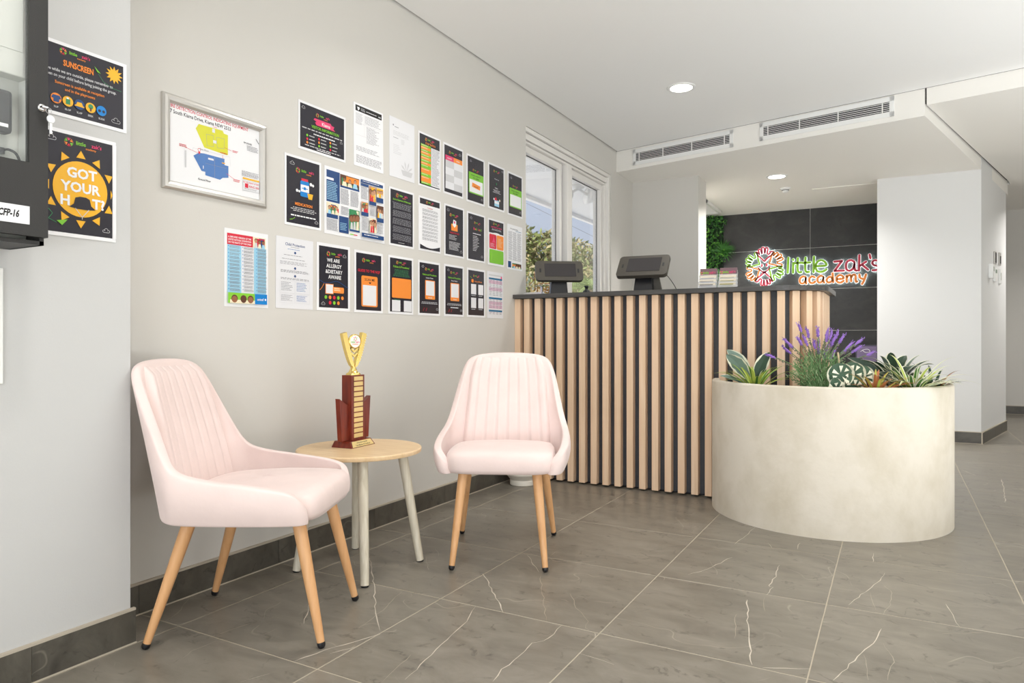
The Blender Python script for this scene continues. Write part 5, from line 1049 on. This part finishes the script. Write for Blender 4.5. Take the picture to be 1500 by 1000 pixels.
def tuft(x, y, label, n, L, spread, mats, seed, w=.013, up=.55):
    t = plant('spider_plant', x, y, label, 1.3); r = random.Random(seed)
    for i in range(n):
        a = 2*math.pi*(i+r.uniform(-.4, .4))/n; l = L*r.uniform(.7, 1.1); el = r.uniform(.25, 1.25)*up/.55
        tip = (math.cos(a)*l*math.cos(el)*spread, math.sin(a)*l*math.cos(el)*.7, max(.055, l*math.sin(el)))
        blade((.006*math.cos(a), .006*math.sin(a), 0), tip, w*r.uniform(.8, 1.2), l*.16, grass, [mats[i % 2], mats[2]] , t, 'leaf', edge=.4)
    return t
t = plant('rubber_plant', -.655, 3.80, 'rubber plant with broad cream-edged grey-green leaves at the left of the planter')
mb = MB(); mb.tube([(0, 0, 0), (0, 0, .07)], .006, 8); mb.build('stem', GRN, t)
for bs, tp, w, m_, sd_ in (((-.01, 0, .055), (-.115, -.01, .165), .062, GG, (.5, -.3, 1)), ((0, .01, .06), (-.10, .03, .185), .06, GG, (.6, .2, 1)), ((.01, 0, .05), (.075, .0, .175), .055, DGR, (-.9, .2, .6)), ((-.01, -.02, .02), (-.15, -.03, .075), .03, GG, (0, .6, .7)), ((.03, 0, .03), (.06, 0, .10), .03, GRN, (1, 0, -.2))):
    blade(bs, tp, w, .012, oval, [m_, CRM], t, 'leaf', sd_, .22, .5, int(tp[0]*999))
tuft(-.625, 3.715, 'low lime and green striped spider plant at the left of the planter', 26, .19, 1.0, (YLG, GRN, YLG), 2, .014, .38)
# lavender
t = plant('lavender', -.335, 3.82, 'tall lavender plant with purple flower spikes in the middle of the planter', 1.12); r = random.Random(8)
mb = MB(); tips = [(-.17, .255), (-.155, .22), (-.115, .265), (-.075, .325), (-.07, .27), (-.05, .305), (-.022, .305), (-.01, .24), (.012, .25), (.025, .28), (.04, .295), (.06, .27), (.07, .305), (.10, .29), (.115, .275), (.03, .22), (.085, .21), (.15, .24), (.21, .255), (.165, .215), (.19, .225), (-.245, .185), (.26, .195), (.05, .24), (-.03, .25)]
for k, (x, z) in enumerate(tips):
    y = r.uniform(-.05, .06); b = Vector((x*.06, y*.1, 0)); tp = Vector((x, y, z)); mid = b.lerp(tp, .5)+Vector((-x*.18, 0, .02)); P = smooth_path([b, mid, tp], 6); mb.tube(P, .0016, 4)
    fb = MB(); d = (tp-mid).normalized(); L = r.uniform(.042, .062)
    fp_ = [tp-d*L, tp-d*L*.6, tp-d*L*.25, tp]; fb.tube(fp_, [.003, .0058, .0046, .0010], 7)
    for q in range(26):
        c = tp-d*L*r.random(); a = Vector((r.gauss(0, 1), r.gauss(0, 1), r.gauss(0, 1))).cross(d).normalized(); fb.add([c+a*.003, c+a*.0085+d*.004, c+a*.006+d*.010+a.cross(d)*.003], [(0, 1, 2)])
    fb.build('flower_spike', LAVF, t)
    gb = MB()
    for q in range(34):
        c = tp-d*(L+.075*r.random()); a = Vector((r.gauss(0, 1), r.gauss(0, 1), r.gauss(0, 1))).cross(d).normalized(); gb.add([c, c+a*.006+d*.002, c+a*.006+d*.007, c+d*.004], [(0, 1, 2, 3)])
    gb.build('bud_stem', LAVB, t)
mb.build('stems', LAVG, t)['kind'] = 'stuff'
mb = MB()
for q in range(1500):
    a = r.uniform(-1.15, 1.15); l = r.uniform(.03, .19); b = Vector((math.sin(a)*l*.75, r.gauss(0, .03), math.cos(a)*l)); d = Vector((math.sin(a)*.6+r.gauss(0, .45), r.gauss(0, .4), math.cos(a)+r.gauss(0, .3))).normalized(); s_ = d.cross(Vector((0, 1, .1))).normalized()*.0016; L = r.uniform(.014, .028)
    mb.add([b-s_*.6, b+s_*.6, b+d*L*.6+s_, b+d*L, b+d*L*.6-s_], [(0, 1, 2, 3, 4)], 0 if r.random() < .8 else 1)
o = mb.build('foliage', [LAVG, M2('lavender_leaf_pale', (150, 176, 128))], t); o['kind'] = 'stuff'
st = plant('bamboo_stake', -.24, 3.86, 'pale split bamboo stake standing beside the lavender', 1.0); st['category'] = 'stake'; mb = MB(); mb.tube([(-.01, 0, -.01), (.0, 0, .12), (-.012, 0, .215)], [.006, .006, .005], 8); mb.build('shaft', mat('bamboo_pale', (232, 208, 168), .5), st); mb = MB(); mb.tube([(.008, 0, .0), (.018, .004, .16)], [.005, .004], 8); mb.build('split', mat('bamboo_pale', (232, 208, 168), .5), st)
# round-leaved variegated plant
t = plant('variegated_plant', -.20, 3.655, 'variegated plant with round green and white leaves right of the lavender')
mb = MB(); mb.tube([(0, 0, 0), (0, 0, .08)], .005, 8); mb.build('stem', GRN, t)
for k, (cx_, cz_, yo, wd) in enumerate((x_, z_+.034, y_, w_*1.05) for x_, z_, y_, w_ in ((-.040, .055, -.03, .095), (.02, .058, -.01, .085), (.065, .045, .0, .075), (-.06, .0, -.04, .05), (.01, .01, -.04, .08))):
    lf = blade((cx_+.012, yo+.01, cz_-.045), (cx_-.006, yo, cz_+.050), wd, .004, rnd_, [M2('leaf_mid_green', (72, 100, 78)), CRM], t, 'leaf', (1, -.25, .1), .16, .35, k, 12)
    mb = MB(); rr = random.Random(k+40)
    for q in range(7):
        a = q*.9+rr.uniform(-.25, .25); c0 = Vector((cx_+.002, yo-.004, cz_+.003)); u = Vector((math.cos(a), -.02, math.sin(a))); sdv = Vector((-math.sin(a), 0, math.cos(a))); l0 = rr.uniform(.006, .018); l1 = rr.uniform(.026, .038)
        mb.add([c0+u*l0, c0+u*l1-sdv*.0085+Vector((0, -.004, 0)), c0+u*l1+sdv*.0075+Vector((0, -.004, 0))], [(0, 1, 2)])
    mb.build('leaf_streak', CRM, lf)
# aglaonema-like with long dark leaves
t = plant('dumb_cane', .0, 3.90, 'bushy plant with long dark cream-edged leaves at the back of the planter')
mb = MB(); mb.tube([(0, 0, 0), (0, 0, .09)], .007, 8); mb.build('stem', GRN, t); r = random.Random(5)
for k, (tx, tz, w, by) in enumerate(((-.19, .19, .045, .0), (-.15, .18, .04, -.02), (-.11, .17, .04, -.02), (-.06, .20, .042, .0), (.0, .215, .06, .03), (.07, .20, .055, .04), (.13, .205, .028, .03), (.17, .175, .028, .02), (.19, .155, .035, .05), (.10, .15, .04, .0), (.05, .14, .045, -.03), (-.02, .14, .04, -.03), (-.10, .11, .04, -.04), (.16, .11, .04, .0), (.02, .10, .04, -.05))):
    blade((tx*.12, by*.3, .04), (tx, by, tz*.82), w, .028, oval, [DGR if k % 3 else GG, CRM], t, 'leaf', None if k % 2 else (.4, -.9, .5), .2, .4, k)
tuft(-.075, 3.66, 'low rust-tipped bromeliad with green and orange leaves in front of the dark leaves', 28, .15, 1.15, (YLG, RST, RST), 6, .015, .40).name = 'bromeliad'
tuft(.075, 3.80, 'large green and cream striped spider plant at the right of the planter', 62, .205, 1.05, (GRN, YLG, CRM), 9, .018, .34)
tuft(.165, 3.99, 'drooping rust and dark green grassy plant at the far right of the planter', 26, .16, .85, (RST, DGR, DGR), 13, .013, .40).name = 'flax_plant'
